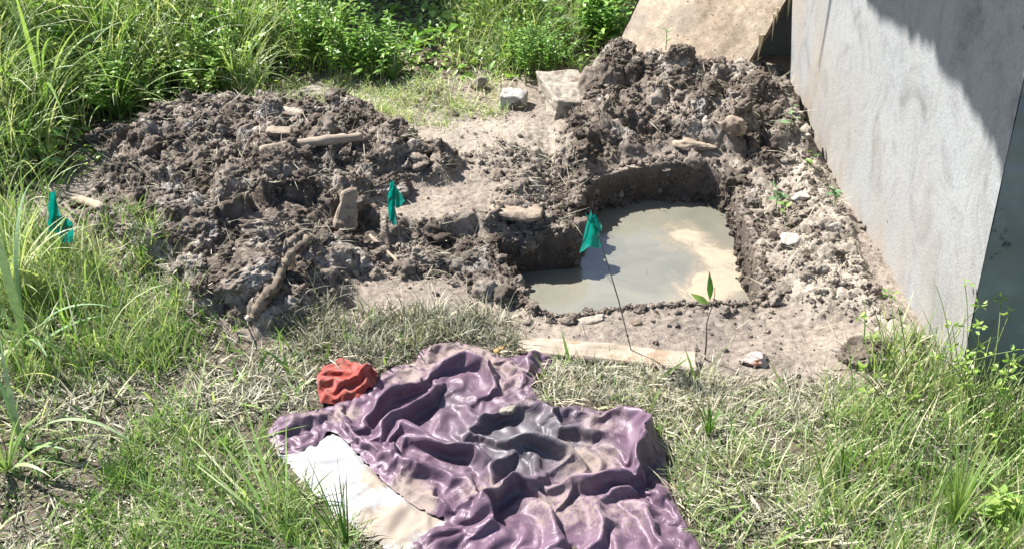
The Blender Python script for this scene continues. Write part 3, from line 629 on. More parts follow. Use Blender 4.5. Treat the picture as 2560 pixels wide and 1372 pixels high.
# ------------------------------------------------------------------ loose crumbs and clods (nobody could count them)
def scatter(n, dens, box):
    out = []; got = 0; it = 0
    while got < n:
        it += 1
        if it > 60: break
        x = R.uniform(box[0], box[1], n); y = R.uniform(box[2], box[3], n); k = R.rand(n) < dens(x, y)
        out.append(np.stack([x[k], y[k]], 1)); got += k.sum()
    out = np.concatenate(out); return out[:n]
def big_clod(label, u, v, size, rot, seed, lift=0.0):
    rk = np.random.RandomState(seed); V, Fs = ico(6); nn = rk.normal(0, 1, (16, 3)); nn /= np.linalg.norm(nn, axis=1)[:, None]; dd = rk.uniform(.62, .95, 16)
    rad = np.minimum(1.02, (dd[None]/np.maximum(V@nn.T, .05)).min(1)); U = V.copy(); V = V*rad[:, None]
    n_ = .16*vnoise3(V*2.2+seed, 1)+.10*vnoise3(V*5+seed, 2)+.075*(1-2*np.abs(vnoise3(V*9+seed, 3)))+.05*vnoise3(V*17+seed, 4)+.035*(1-2*np.abs(vnoise3(V*30+seed, 5)))+.02*vnoise3(V*55, 6)
    V = (V+U*n_[:, None])*np.array(size)/2; p_ = surf(u, v)
    o = mesh_np('mud_clod', V, Fs, M['mudclod'], {'mud': np.ones(len(V)), 'damp': clip01(.25*vnoise3(U*3+seed, 8)), 'pale': np.zeros(len(V)), 'turf': np.zeros(len(V))})
    o.rotation_euler = [math.radians(a) for a in rot]; o.location = (p_[0], p_[1]+size[1]*.15, p_[2]+lift-size[2]*.12); return tag(o, label, 'mud clod')
def clip01(a): return np.clip(a, 0, 1)
big_clod('biggest rounded mud clod at the front of the low heap, left of the muddy root', 600, 690, (.22,.16,.12), (0,-8,20), 1, .005)
big_clod('mud clod above the biggest rounded clod in the low heap', 690, 560, (.24,.16,.11), (0,10,-10), 2)
big_clod('mud clod on the left front flank of the low heap', 480, 600, (.18,.13,.12), (10,0,30), 3)
big_clod('mud clod in the middle of the low heap below the bleached stick', 705, 425, (.20,.13,.13), (0,15,10), 4)
big_clod('large mud clod on the upper left shoulder of the tall heap', 1510, 235, (.16,.13,.11), (0,20,0), 5, -.01)
big_clod('mud clod on the very top of the tall heap against the board', 1700, 150, (.11,.08,.11), (0,30,0), 6)
big_clod('mud clod beside the wall end on the tall heap', 1900, 215, (.11,.10,.10), (0,0,40), 7)
big_clod('greyish mud clod just behind the middle flag', 960, 470, (.18,.11,.10), (0,-10,15), 8)
big_clod('mud clod at the top back edge of the low heap', 590, 330, (.17,.12,.09), (0,0,60), 9)
big_clod('mud clod at the far right back of the low heap', 855, 300, (.11,.08,.06), (0,0,20), 10)
big_clod('small dark mud clod left of the muddy root foot', 330, 560, (.12,.10,.08), (0,0,0), 11)
big_clod('clod of mud with pale lumps in the grass before the wall foot', 2160, 900, (.15,.13,.08), (0,0,0), 12)
BLK = px(1395, 255)
def dens_mud(x, y):
    m = masks(x, y); d = -sdf(x, y, rim_w)
    q = np.clip(m['L']+m['R']+0.9*m['rim']+0.38*m['rr']+0.2*m['strip'], 0, 1)
    q = q+0.8*np.exp(-(d/0.03)**2); q = q+0.03*(1-m['turf'])
    q = q*(np.hypot(x-BLK[0], y-BLK[1]) > .15)
    return np.clip(q, 0, 1)*(d < 0.012)*(0.35+0.65*ss(fbm2(x*7, y*7, 3, 201), -.3, .3))
def crumbs(name, n, smin, smax, pw, sub, nvar, seed, sink, label, amp=.33, P3=None):
    P = scatter(n, dens_mud, (-1.75, 1.02, 1.85, 4.0)) if P3 is None else P3[:, :2]; T = []
    V0, F0 = ico(sub)
    for k in range(nvar):
        rk = np.random.RandomState(seed+k); nn = rk.normal(0, 1, (13, 3)); nn /= np.linalg.norm(nn, axis=1)[:, None]; dd = rk.uniform(.50, .95, 13)
        rad = np.minimum(1.05, (dd[None]/np.maximum(V0@nn.T, .05)).min(1)); Vk = V0*rad[:, None]
        q = Vk+(V0)*(amp*vnoise3(V0*1.4+k*5.3, seed+k)+amp*.6*vnoise3(V0*3.3+k, seed+k+50)+(amp*.5*vnoise3(V0*6.5+k, seed+k+90)+amp*.3*vnoise3(V0*14+k, seed+k+95) if sub > 2 else amp*.4*vnoise3(V0*6+k, seed+k+90)))[:, None]; T.append(q)
    T = np.array(T); s = smin*(1-R.rand(n)*(1-(smin/smax)**pw))**(-1/pw)
    k = R.randint(nvar, size=n); a = R.rand(n)*6.283; ca, sa = np.cos(a), np.sin(a); sq = 0.55+0.5*R.rand(n)
    b_ = (R.rand(n)-.5)*1.4; cb, sb = np.cos(b_), np.sin(b_)
    q = T[k]*s[:, None, None]*0.5; q[:, :, 2] *= sq[:, None]
    x1 = q[:, :, 0]*cb[:, None]+q[:, :, 2]*sb[:, None]; z1 = -q[:, :, 0]*sb[:, None]+q[:, :, 2]*cb[:, None]
    X = x1*ca[:, None]-q[:, :, 1]*sa[:, None]; Y = x1*sa[:, None]+q[:, :, 1]*ca[:, None]
    z = (zat(P[:, 0], P[:, 1]) if P3 is None else P3[:, 2])+s*sink
    mm = masks(P[:, 0], P[:, 1]); mv = np.clip(mm['L']+mm['R'], 0, 1)
    yoff = -mv*0.12*np.clip(z, 0, .2)*0.5
    W = np.stack([X+P[:, 0, None], Y+(P[:, 1]+yoff)[:, None], z1+z[:, None]], -1).reshape(-1, 3)
    nv = len(V0); Fs = (F0[None]+(np.arange(n)*nv)[:, None, None]).reshape(-1, 3)
    c_m = np.repeat(np.clip(mv+0.8*mm['rim']+.5*mm['rr']+.3*R.rand(n), 0, 1), nv); c_d = np.repeat(np.clip(R.rand(n)**3*0.9, 0, 1), nv); c_p = np.repeat(0.8*mm['strip']*(R.rand(n) > .3)+.5*mm['pale']*R.rand(n)+.25*(R.rand(n) > .93), nv)
    o = mesh_np(name, W, Fs, M['mudclod'], {'mud': c_m, 'damp': np.clip(c_d+(0 if P3 is None else .5), 0, .9), 'pale': np.clip(c_p, 0, .9), 'turf': c_m*0}, smooth=(sub > 2))
    return tag(o, label, 'mud clods', kind='stuff')
crumbs('mud_clods', 420, .030, .075, 2.0, 4, 8, 300, .04, 'big lumps of dug mud strewn over the heaps and pit rim')
crumbs('mud_crumbs', 8500, .009, .030, 1.9, 2, 10, 400, .10, 'small crumbs of dug mud strewn over the heaps and pit rim')
crumbs('mud_grains', 42000, .0035, .011, 1.6, 1, 8, 500, .15, 'fine grains of dug mud around the heaps and pit')

_j = (R.rand(5200)**1.3*44).astype(int); _i = R.randint(BANKP.shape[1], size=5200)
crumbs('bank_crumbs', 5200, .006, .026, 2.0, 2, 8, 700, .0, 'crumbs of mud sticking to the steep sides of the pit', P3=BANKP[_j, _i])
# ------------------------------------------------------------------ blades and leaves
TWIST = 1.0
def blade_mesh(B, L, W, az, lean, bend, tint, seg=4, zoff=-0.004):
    n = len(B); Vs = []; p = B.astype(float).copy(); p[:, 2] += zoff
    hx, hy = np.cos(az), np.sin(az); tw = R.uniform(-.9, .9, n); tw = tw*TWIST; side0 = np.stack([-hy, hx, 0*hx], 1)
    for j in range(seg+1):
        t = j/seg; ang = lean+bend*(t**1.3)
        nrm = np.stack([-np.cos(ang)*hx, -np.cos(ang)*hy, np.sin(ang)], 1)
        sd = side0*np.cos(tw)[:, None]+nrm*np.sin(tw)[:, None]
        wd = W*(0.55+0.9*t if t < .5 else 1.0)*(1-max(0, t-.35)/.65)**0.8 if j < seg else W*0.04
        Vs.append(np.stack([p-sd*(wd/2)[:, None], p+sd*(wd/2)[:, None]], 1))
        am = lean+bend*(((j+.5)/seg)**1.3); st = (L/seg)[:, None]
        p = p+np.stack([np.sin(am)*hx, np.sin(am)*hy, np.cos(am)], 1)*st
    V = np.stack(Vs, 1).reshape(-1, 3); k = 2*(seg+1)
    base = np.array([[2*j, 2*j+1, 2*j+3, 2*j+2] for j in range(seg)])
    Q = (base[None]+(np.arange(n)*k)[:, None, None]).reshape(-1, 4)
    return V, Q, np.repeat(tint, k)
def merge(parts):
    V = []; Q = []; T = []; o = 0
    for v, q, t_ in parts: V.append(v); Q.append(q+o); T.append(t_); o += len(v)
    return np.concatenate(V), np.concatenate(Q), np.concatenate(T)
LEAF = np.array([(0,.03),(.22,.62),(.45,1.0),(.72,.66),(1.0,.03)])
def leaf_mesh(O, D, Nn, L, W, tint, droop=.25, fold=.25):
    n = len(O); D = D/np.linalg.norm(D, axis=1)[:, None]; S_ = np.cross(D, Nn); S_ /= np.linalg.norm(S_, axis=1)[:, None]+1e-9; U = np.cross(S_, D)
    rows = []
    for t, w_ in LEAF:
        c = O+D*(L*t)[:, None]-U*(L*droop*t*t)[:, None]; hw = (W*w_/2)[:, None]
        rows.append(np.stack([c-S_*hw+U*hw*fold, c, c+S_*hw+U*hw*fold], 1))
    V = np.stack(rows, 1).reshape(-1, 3)
    base = np.array([[3*r+c, 3*r+c+1, 3*r+c+4, 3*r+c+3] for r in range(4) for c in range(2)])
    Q = (base[None]+(np.arange(n)*15)[:, None, None]).reshape(-1, 4)
    return V, Q, np.repeat(tint, 15)
def on_ground(P): return np.concatenate([P, zat(P[:, 0], P[:, 1])[:, None]], 1)
def pmask(P, polys):
    m = np.zeros(len(P)); 
    for pl, soft in polys: m = np.maximum(m, ss(-sdf(P[:, 0], P[:, 1], pl), -soft, soft))
    return m
def clip01(a): return np.clip(a, 0, 1)
GARM_PX = [(672,1085),(700,1050),(760,1040),(810,1030),(850,1015),(900,985),(940,950),(990,925),(1040,915),(1050,885),(1090,868),(1150,862),(1200,878),(1260,905),(1330,893),(1385,898),(1386,925),(1345,945),(1328,975),(1345,1005),(1385,1030),(1440,1022),(1500,1038),(1560,1032),(1610,1052),(1640,1088),(1665,1135),(1662,1200),(1682,1260),(1720,1330),(1760,1400),(1700,1470),(1400,1500),(1100,1490),(1000,1420),(1000,1385),(820,1280),(740,1200),(690,1140)]
garm_w = poly_w(GARM_PX); plank_w = poly_w([(1300,840),(1500,850),(1735,880),(1725,925),(1690,935),(1500,905),(1310,880)])
red_w = poly_w([(792,960),(800,930),(850,905),(900,925),(945,945),(945,975),(905,1000),(860,1018),(800,1015)])
def free(P, pad=0.0):       # not on the garment, the rag, the pit or inside the wall
    x, y = P[:, 0], P[:, 1]
    k = (sdf(x, y, garm_w) > 0.004+pad) & (sdf(x, y, red_w) > pad) & (sdf(x, y, plank_w) > .01) & (sdf(x, y, rim_w) > 0.005)
    wx_ = np.interp(y, [WN[1], WF[1]], [WN[0], WF[0]]); return k & ~((x > wx_-0.01) & (y > WN[1]-0.01) & (y < WF[1]+0.1))
Z_GREENL = poly_w([(-900,560),(60,560),(250,620),(400,640),(440,720),(480,800),(520,880),(420,930),(250,950),(100,960),(-900,1100)])
Z_GREENB = poly_w([(150,1372),(300,1120),(420,1050),(560,1090),(680,1150),(820,1300),(900,1372),(1000,1500),(0,1500)])
Z_RIGHT = poly_w([(2080,1000),(2200,900),(2280,860),(2420,820),(2560,790),(3800,900),(4200,1900),(1900,1900),(2000,1300)])
Z_BAND = poly_w([(700,830),(820,790),(1000,800),(1200,770),(1300,840),(1320,880),(1050,880),(950,930),(800,900)])
Z_RBAND = poly_w([(1350,930),(1550,920),(1750,935),(2000,985),(2150,980),(2000,1080),(1800,1060),(1650,1080),(1500,1020),(1400,1010)])
Z_NEARR = poly_w([(1640,1080),(1800,1040),(2000,1060),(2150,990),(3900,1000),(4200,1900),(1750,1900),(1700,1300)])
def grass_zone(name, n, poly, Lr, Wr, tr, lean=(.1, .9), bend=(.2, 1.3), label='', box=None, soft=.05, mat='grass', seg=4, clump=None, mul=None, cat='grass'):
    mn, mx = poly.min(0)-.05, poly.max(0)+.05
    if box: mn = np.maximum(mn, [box[0], box[2]]); mx = np.minimum(mx, [box[1], box[3]])
    P = scatter(n, lambda x, y: pmask(np.stack([x, y], 1), [(poly, soft)])*(1 if mul is None else mul(x, y)), (mn[0], mx[0], mn[1], mx[1]))
    if clump: c = P[R.randint(len(P), size=n//clump[0])]; k = R.randint(len(c), size=n); q = c[k]+R.normal(0, clump[1], (n, 2)); mixm = R.rand(n) < clump[2]; P = np.where(mixm[:, None], q, P)
    P = P[free(P)]; B = on_ground(P); m_ = len(B)
    nz = clip01(.5+.9*fbm2(P[:, 0]*4, P[:, 1]*4, 3, 77)); L = R.uniform(*Lr, m_)*(0.6+0.8*nz)
    ti = clip01(R.uniform(tr[0], tr[1], m_)+(R.rand(m_) > .88)*.35+.25*(nz-.5))
    v = blade_mesh(B, L, R.uniform(*Wr, m_), R.rand(m_)*6.283, R.uniform(*lean, m_), R.uniform(*bend, m_), ti, seg)
    return tag(mesh_np(name, v[0], v[1], M[mat], {'tint': v[2]}), label, cat, kind='stuff')
NB = (-1.5, 1.35, 1.25, 2.9)
grass_zone('broad_grass', 1500, TURF_L, (.04, .10), (.005, .0095), (.3, .95), (.2, 1.4), (-.2, 1.0), 'scattered broader grass blades in the near turf', NB, seg=5)
grass_zone('cut_grass', 50000, TURF_L, (.025, .08), (.0020, .0052), (.0, 1.0), (.95, 1.65), (-.3, .9), 'matted dry cut grass covering the near ground', NB, mat='hay', seg=3, mul=lambda x, y: .12+.88*ss(fbm2(x*6, y*6, 4, 5), -.25, .2))
grass_zone('green_turf', 5200, TURF_L, (.025, .065), (.002, .0042), (.2, .75), (.1, 1.0), (.1, 1.2), 'short green grass growing through the cut grass', NB, mul=lambda x, y: .12+.88*ss(fbm2(x*3.5, y*3.5, 3, 15), -.15, .35), clump=(14, .018, .6))
grass_zone('bright_grass', 6500, Z_GREENL, (.045, .11), (.0022, .0045), (.3, .85), (.05, .7), (.1, 1.0), 'bright green grass beside the low mud heap', (-1.7, 0, 1.3, 3.2), clump=(22, .015, .7))
grass_zone('green_tuft_grass', 3000, Z_GREENB, (.04, .09), (.002, .004), (.25, .75), (.1, .8), (.1, 1.0), 'soft green grass in the near left corner', (-1.2, 0, 1.2, 2.2), clump=(22, .015, .6))
grass_zone('tall_grass', 5000, Z_RIGHT, (.05, .15), (.002, .0045), (.25, 1.0), (.02, .5), (.1, .8), 'tall green grass at the foot of the wall corner', (.5, 1.7, 1.25, 2.2), clump=(22, .018, .7))
grass_zone('dry_tufts', 4200, Z_BAND, (.025, .09), (.0018, .004), (.0, .95), (.2, 1.5), (-.3, 1.2), 'grey green dry tufts behind the purple garment', None, mat='hay', clump=(40, .02, .85))
grass_zone('dry_tufts', 4500, Z_RBAND, (.025, .06), (.0015, .003), (.5, 1.0), (.2, 1.3), (.1, 1.0), 'straw coloured tufts between plank and near grass', None, mat='hay', clump=(30, .02, .6))
grass_zone('mixed_grass', 4200, Z_NEARR, (.04, .09), (.002, .0042), (.3, .95), (.1, 1.1), (.1, 1.1), 'mixed green and straw grass right of the garment', (.2, 1.7, 1.25, 2.1), clump=(20, .018, .5))
Z_LONG = poly_w([(-900,540),(60,560),(170,640),(260,800),(250,960),(120,1060),(-900,1150)])
grass_zone('long_grass', 700, Z_LONG, (.10, .30), (.003, .007), (.35, .9), (.0, .5), (.2, 1.5), 'long pale grass blades at the left edge of the near ground', (-1.6, 0, 1.4, 3.0), seg=7, clump=(25, .03, .8))
grass_zone('long_grass', 450, Z_RIGHT, (.10, .26), (.0025, .005), (.3, .9), (.0, .4), (.2, 1.2), 'long thin grass blades before the wall corner', (.5, 1.7, 1.25, 2.2), seg=7, clump=(20, .03, .8))
# straw and roots lying on the mud
P = scatter(3800, lambda x, y: clip01(dens_mud(x, y)*.7+.15), (-1.6, 1.0, 1.9, 3.9)); P = P[free(P)]; B = on_ground(P); n_ = len(B)
v = blade_mesh(B, R.uniform(.02, .08, n_), R.uniform(.0010, .0022, n_), R.rand(n_)*6.283, R.uniform(1.1, 1.6, n_), R.uniform(-.5, .6, n_), R.uniform(.3, 1, n_), 4, .006)
tag(mesh_np('root_fibres', v[0], v[1], M['hay'], {'tint': v[2]}), 'fine roots and straw lying over the dug mud', 'straw', kind='stuff')

# ------------------------------------------------------------------ background weeds
back_w = BACK; thin_w = THIN
HOLE = [(px(740, 40), .24, .30), (px(1000, 50), .22, .38), (px(870, -40), .45, .3), (px(600, 0), .22, .2), (px(960,130), .12, .12)]
def canopy_h(x, y):
    d = -sdf(x, y, back_w); u, v = proj(x, y)
    hmax = np.interp(u, [-600, 0, 500, 700, 900, 1080, 1300, 1560], [.55, .50, .42, .30, .24, .26, .34, .34])
    h = hmax*ss(d, -0.02, .45)**.7*(.65+.7*fbm2(x*3, y*3, 3, 88))
    for p, rx, ry in HOLE: h = h*(1-.95*np.exp(-((x-p[0])/rx)**2-((y-p[1])/ry)**2))
    return np.clip(h, 0, None), d
def weeds(name, n, seed, size, label, upbias, col, mat='leaf', asp=(.35, .6), box=(-3.2, .95, 2.7, 5.6), skin=.55):
    def dn(x, y): h, d = canopy_h(x, y); return (d > -.03)*np.clip(h/.3+.1, 0, 1)*(y < 5.6)
    P = scatter(n, dn, box); h, d = canopy_h(P[:, 0], P[:, 1]); z = h*(R.rand(n)**skin)
    O = np.stack([P[:, 0], P[:, 1], zat(P[:, 0], P[:, 1])+z+.005], 1)
    az = R.rand(n)*6.283; el = R.uniform(-.4, .9, n); D = np.stack([np.cos(az)*np.cos(el), np.sin(az)*np.cos(el), np.sin(el)], 1)
    Nn = R.normal(0, .55, (n, 3))+np.array([0, 0, upbias]); L = R.uniform(*size, n); dk = fbm2(P[:, 0]*4, P[:, 1]*4, 3, seed)
    v = leaf_mesh(O, D, Nn, L, L*R.uniform(*asp, n), clip01(R.normal(col, .2, n)+.35*dk), R.uniform(.1, .3), .3)
    k = P[:, 0] < np.interp(P[:, 1], [2, 3.7, 6], [.9, .85, .8]); kk = np.repeat(k, 8)
    return tag(mesh_np(name, v[0], v[1][kk], M[mat], {'tint': v[2]}), label, 'weeds', kind='stuff')
weeds('leafy_weeds', 60000, 91, (.012, .034), 'dense small leaved weeds filling the ground beyond the mud', 1.1, .8)
weeds('broad_weeds', 6500, 92, (.03, .065), 'broader leaves scattered through the weeds beyond the mud', 1.3, .75, asp=(.4, .75), skin=.35)
weeds('pale_weeds', 9000, 93, (.015, .05), 'sun bleached narrow leaves among the weeds', 1.2, .55, 'blue_leaf', (.15, .35), skin=.35)
def bgblades(name, n, label, Lr, Wr, tr, sel, mat='grass', bend=(.3, 1.6)):
    P = scatter(n, lambda x, y: (canopy_h(x, y)[1] > -.05)*np.clip(canopy_h(x, y)[0]/.2+.05, 0, 1)*sel(x, y), (-3.2, .85, 2.7, 5.4))
    c = P[R.randint(n, size=n//18)]; P = c[R.randint(len(c), size=n)]+R.normal(0, .03, (n, 2)); h, d = canopy_h(P[:, 0], P[:, 1])
    B = on_ground(P); B[:, 2] += h*.3*R.rand(n); L = R.uniform(*Lr, n)*(.5+h/.35)
    v = blade_mesh(B, L, R.uniform(*Wr, n), R.rand(n)*6.283, R.uniform(.02, .5, n), R.uniform(*bend, n), clip01(R.uniform(*tr, n)), 5)
    return tag(mesh_np(name, v[0], v[1], M[mat], {'tint': v[2]}), label, 'grass', kind='stuff')
bgblades('wild_grass', 14000, 'long wild grass rising through the left weeds', (.20, .46), (.003, .008), (.4, .98), lambda x, y: (x < -.7)*1.0)
bgblades('wild_grass', 11000, 'fine upright grass rising through the weeds behind the block', (.12, .30), (.002, .0045), (.4, .98), lambda x, y: (x > -.22)*1.0)
n_ = 9000; P = np.stack([R.uniform(-7, 3.4, n_), R.uniform(5.2, 10, n_)], 1); c = P[:500]; P = c[R.randint(500, size=n_)]+R.normal(0, .12, (n_, 2))
v = blade_mesh(on_ground(P), R.uniform(.15, .5, n_), R.uniform(.006, .014, n_), R.rand(n_)*6.283, R.uniform(.05, .8, n_), R.uniform(.3, 1.5, n_), R.uniform(.2, .8, n_), 4)
tag(mesh_np('distant_grass', v[0], v[1], M['grass'], {'tint': v[2]}), 'rough tall grass beyond the added shade trees', 'grass', kind='stuff')
def shade_bush(name, label, x, y, rx, ry, h, n, seed):  # trees added past the frame to throw shade into the weed gap
    rr_ = np.random.RandomState(seed); root = empty(name, (x, y, 0)); P_ = rr_.normal(0, 1, (n, 3)); P_ /= np.linalg.norm(P_, axis=1)[:, None]; P_ *= (rr_.rand(n)**.4)[:, None]
    P_ = P_*(1+.25*vnoise3(P_*2.5, seed))[:, None]; P_ = P_*np.array([rx, ry, h*.45])+np.array([0, 0, h*.6]); D = rr_.normal(0, 1, (n, 3)); D[:, 2] -= .3; L = rr_.uniform(.04, .09, n)
    v = leaf_mesh(P_, D, rr_.normal(0, .6, (n, 3))+np.array([0, 0, 1]), L, L*.5, clip01(rr_.normal(.35, .2, n)), .25, .3); mesh_np('crown', v[0], v[1], M['leaf'], {'tint': v[2]}, parent=root)
    V_, F_ = tube([(0, 0, -.05), (.03, 0, h*.3), (-.02, .04, h*.6), (.02, 0, h*.9)], [.035, .03, .02, .01], 8); mesh_py('trunk', V_, F_, M['bark'], root); return tag(root, label, 'tree')
shade_bush('added_shade_tree', 'leftmost tree added past the frame to shade the gap beyond the weeds', -1.75, 5.0, .55, .45, 1.6, 2600, 1)
shade_bush('added_shade_tree', 'middle tree added past the frame to shade the gap between the thickets', -1.05, 4.95, .5, .4, 1.5, 2600, 2)
shade_bush('added_shade_tree', 'right tree added past the frame to shade the gap beyond the grass', -.45, 5.25, .5, .4, 1.5, 2200, 3)
grass_zone('edge_grass', 2600, thin_w, (.03, .08), (.002, .004), (.5, 1.0), (.2, 1.2), (.2, 1.3), 'thin pale grass along the edge of the weeds', None, clump=(40, .03, .8))

def plant(name, label, cat, u, v, stems, blades=None, leaf=None, leafmat='leaf', stemmat='stem', z=None, group=None, seed=0):
    """stems: list of (height, azimuth, lean); leaf: (count, length, width, tint, up, start)"""
    rr_ = np.random.RandomState(seed+50); p = px(u, v, 0 if z is None else z)
    if z is None: p = surf(u, v)
    root = empty(name, tuple(p)); lv = []
    for h, az, ln in stems:
        t = np.linspace(0, 1, 9); ang = ln*t**1.2; st = h/8
        X = np.concatenate([[0], np.cumsum(np.sin(ang[:-1])*st)]); Zz = np.concatenate([[-.01/st*st], np.cumsum(np.cos(ang[:-1])*st)])
        pts = np.stack([X*math.cos(az), X*math.sin(az), Zz], 1)+.06*h*np.stack([noise2(t*3, t*0+az*7, seed), noise2(t*3, t*0+az*9+5, seed), t*0], 1)*t[:, None]
        if leaf and len(stems) > 10: pts[:, :2] += rr_.normal(0, .055, 2)
        r = .0016+.004*h; V, Fs = tube(pts, np.linspace(r, r*.35, 9), 5, False); mesh_py('stem', V, Fs, M[stemmat], root)
        if leaf:
            c, ll, lw, tn, up, s0 = leaf; k = np.linspace(s0, 1, c)
            Q_ = np.stack([np.interp(k, t, pts[:, i]) for i in range(3)], 1); a2 = np.arange(c)*2.4+rr_.rand()*6; el = up+rr_.normal(0, .25, c)
            D = np.stack([np.cos(a2)*np.cos(el), np.sin(a2)*np.cos(el), np.sin(el)], 1); L = ll*(.65+.6*rr_.rand(c))*(1.1-.35*k)
            lv.append(leaf_mesh(Q_, D, np.tile([0, 0, 1.0], (c, 1))+rr_.normal(0, .25, (c, 3)), L, L*lw/ll, clip01(rr_.normal(tn, .15, c)), .22, .25))
    if lv: V, Q_, T_ = merge(lv); mesh_np('leaves', V, Q_, M[leafmat], {'tint': T_}, parent=root)
    if blades:
        bl = []; globals()['TWIST'] = .35
        for (h, az, ln, bd, w_, tn) in blades:
            k = 1; bl.append(blade_mesh(np.zeros((1, 3)), np.array([h]), np.array([w_]), np.array([az]), np.array([ln]), np.array([bd]), np.array([tn]), 12))
        V, Q_, T_ = merge(bl); mesh_np('blades', V, Q_, M['grass' if leafmat == 'leaf' else leafmat], {'tint': T_}, parent=root)
    globals()['TWIST'] = 1.0
    return tag(root, label, cat, group)
def bushy(n, hmin, hmax, ln, seed):
    rr_ = np.random.RandomState(seed); return [(rr_.uniform(hmin, hmax), rr_.rand()*6.283, rr_.uniform(.05, ln)) for _ in range(n)]
plant('leafy_bush', 'small leaved dark green bush in front of the dark gap', 'bush', 800, 150, bushy(36, .14, .34, 1.5, 1), leaf=(34, .028, .014, .62, .3, .3), seed=1)
plant('leafy_bush', 'bright leaved bush right of the dark gap with upright tips', 'bush', 905, 185, bushy(28, .12, .30, 1.5, 2), leaf=(28, .034, .013, .62, .3, .3), seed=2)
plant('leafy_bush', 'rounded fine leaved bush behind the large concrete block', 'bush', 1330, 185, bushy(50, .10, .27, 1.5, 3), leaf=(34, .020, .009, .55, .3, .35), seed=3)
plant('leafy_bush', 'lush broad leaved bush left of the leaning board', 'bush', 1490, 120, bushy(36, .12, .30, 1.5, 4), leaf=(18, .05, .02, .6, .35, .25), seed=4)
plant('leafy_bush', 'low bush with lance shaped leaves under the dark gap', 'bush', 960, 185, bushy(19, .08, .2, 1.5, 5), leaf=(14, .045, .016, .6, .3, .25), seed=5)
plant('leafy_bush', 'yellow green bush at the top left of the low mud heap', 'bush', 520, 240, bushy(33, .12, .30, 1.5, 6), leaf=(26, .030, .016, .75, .3, .35), seed=6)
plant('leafy_bush', 'dark leaved bush hanging over the left end of the mud heap', 'bush', 290, 290, bushy(33, .10, .26, 1.5, 7), leaf=(24, .028, .018, .65, .3, .35), seed=7)
def fan(n, h, w_, ln, bd, tn, seed, az=None):
    rr_ = np.random.RandomState(seed)
    return [(h*rr_.uniform(.6, 1.1), (rr_.rand()*6.283 if az is None else az+rr_.normal(0, .7)), rr_.uniform(*ln), rr_.uniform(*bd), w_*rr_.uniform(.6, 1.2), clip01(rr_.normal(tn, .12))) for _ in range(n)]
plant('grass_clump', 'big clump of long arching blades in the top left weeds', 'grass clump', 130, 330, [], fan(30, .62, .016, (.02, .4), (.5, 2.1), .6, 11), seed=11)
plant('grass_clump', 'arching pale blades fountain in the weeds left of the dark gap', 'grass clump', 440, 210, [], fan(26, .55, .012, (.02, .5), (.7, 2.2), .8, 12), seed=12, leafmat='blue_leaf')
plant('grass_clump', 'grass clump at the left frame edge high in the weeds', 'grass clump', -30, 260, [], fan(24, .6, .012, (.02, .5), (.7, 2.0), .6, 13), seed=13)
plant('grass_clump', 'upright yellow green blades standing at the left edge of the weeds', 'grass clump', 140, 225, [], fan(9, .40, .020, (.0, .18), (.05, .5), .52, 14), seed=14)
plant('grass_clump', 'pale arching clump leaning over the back of the low mud heap', 'grass clump', 600, 235, [], fan(40, .36, .007, (.05, .7), (.6, 2.0), .62, 41), seed=41)
plant('grass_clump', 'yellow green arching clump over the left end of the low mud heap', 'grass clump', 300, 300, [], fan(40, .42, .008, (.05, .7), (.6, 2.0), .6, 42), seed=42)
plant('grass_clump', 'tall bright blades behind the yellow green bush', 'grass clump', 640, 150, [], fan(40, .38, .007, (.02, .5), (.3, 1.6), .68, 43), seed=43)
plant('grass_clump', 'small fountain of blades before the dark gap', 'grass clump', 985, 200, [], fan(22, .20, .006, (.1, .7), (.6, 1.8), .6, 15), seed=15)
plant('tall_reed', 'tall strappy leaved plant at the left edge of the near grass', 'grass clump', 72, 880, [], [(.44,2.0,.10,.35,.026,.75),(.46,.35,.05,.20,.022,.7),(.42,2.9,.25,.9,.022,.8),(.25,-.9,.5,1.3,.020,.7),(.30,3.0,.6,1.2,.016,.85),(.24,.4,.9,1.0,.018,.6),(.50,1.7,.10,1.7,.012,.6),(.20,-1.6,.6,1.3,.020,.9),(.3,.0,.35,1.6,.012,.6)], seed=16, leafmat='blue_leaf')
plant('tall_reed', 'broken reed with bent blades beside the leftmost flag', 'grass clump', 160, 640, [], [(.24,1.9,.05,.25,.016,.62),(.18,.2,.3,1.6,.010,.7),(.22,2.9,.3,1.7,.010,.5),(.16,.6,.9,.8,.009,.72),(.22,2.2,.25,.1,.012,.5)], seed=17)
plant('grass_clump', 'thick clump of long pale blades at the left edge in front of the leftmost flag', 'grass clump', 45, 760, [], fan(38, .34, .011, (.02, .5), (.2, 1.5), .72, 51), seed=51)
plant('grass_clump', 'clump of pale bending blades nearest the lower left corner', 'grass clump', 20, 1180, [], fan(22, .22, .010, (.1, .8), (.3, 1.4), .6, 52), seed=52)
plant('curved_reed', 'long pale curved blade arching down over the near left grass', 'grass blade', 60, 1120, [], [(.36,-.2,.5,2.2,.017,.8),(.20,2.2,.1,.6,.016,.5),(.26,1.9,.05,.9,.014,.85),(.14,-.4,.9,.8,.016,.5)], seed=18, leafmat='blue_leaf')
plant('broad_blade', 'yellow green broad blade poking in at the left frame edge', 'grass blade', -10, 1105, [], [(.075,-.15,1.35,.2,.017,.42)], seed=19)
plant('broad_blade', 'narrow yellow blade lying over the left garment corner', 'grass blade', 610, 1105, [], [(.15,.12,1.2,.25,.008,.45)], seed=20)
plant('seedling', 'slim seedling with a black stem and dark upright leaf in front of the pit', 'seedling', 1762, 900, [(.205,1.8,.08)], [(.001,0,0,0,.001,.2)], seed=21, stemmat='darkstem')
_p = px(1762, 900); _o = [o for o in sc.objects if o.name.startswith('seedling')][-1]
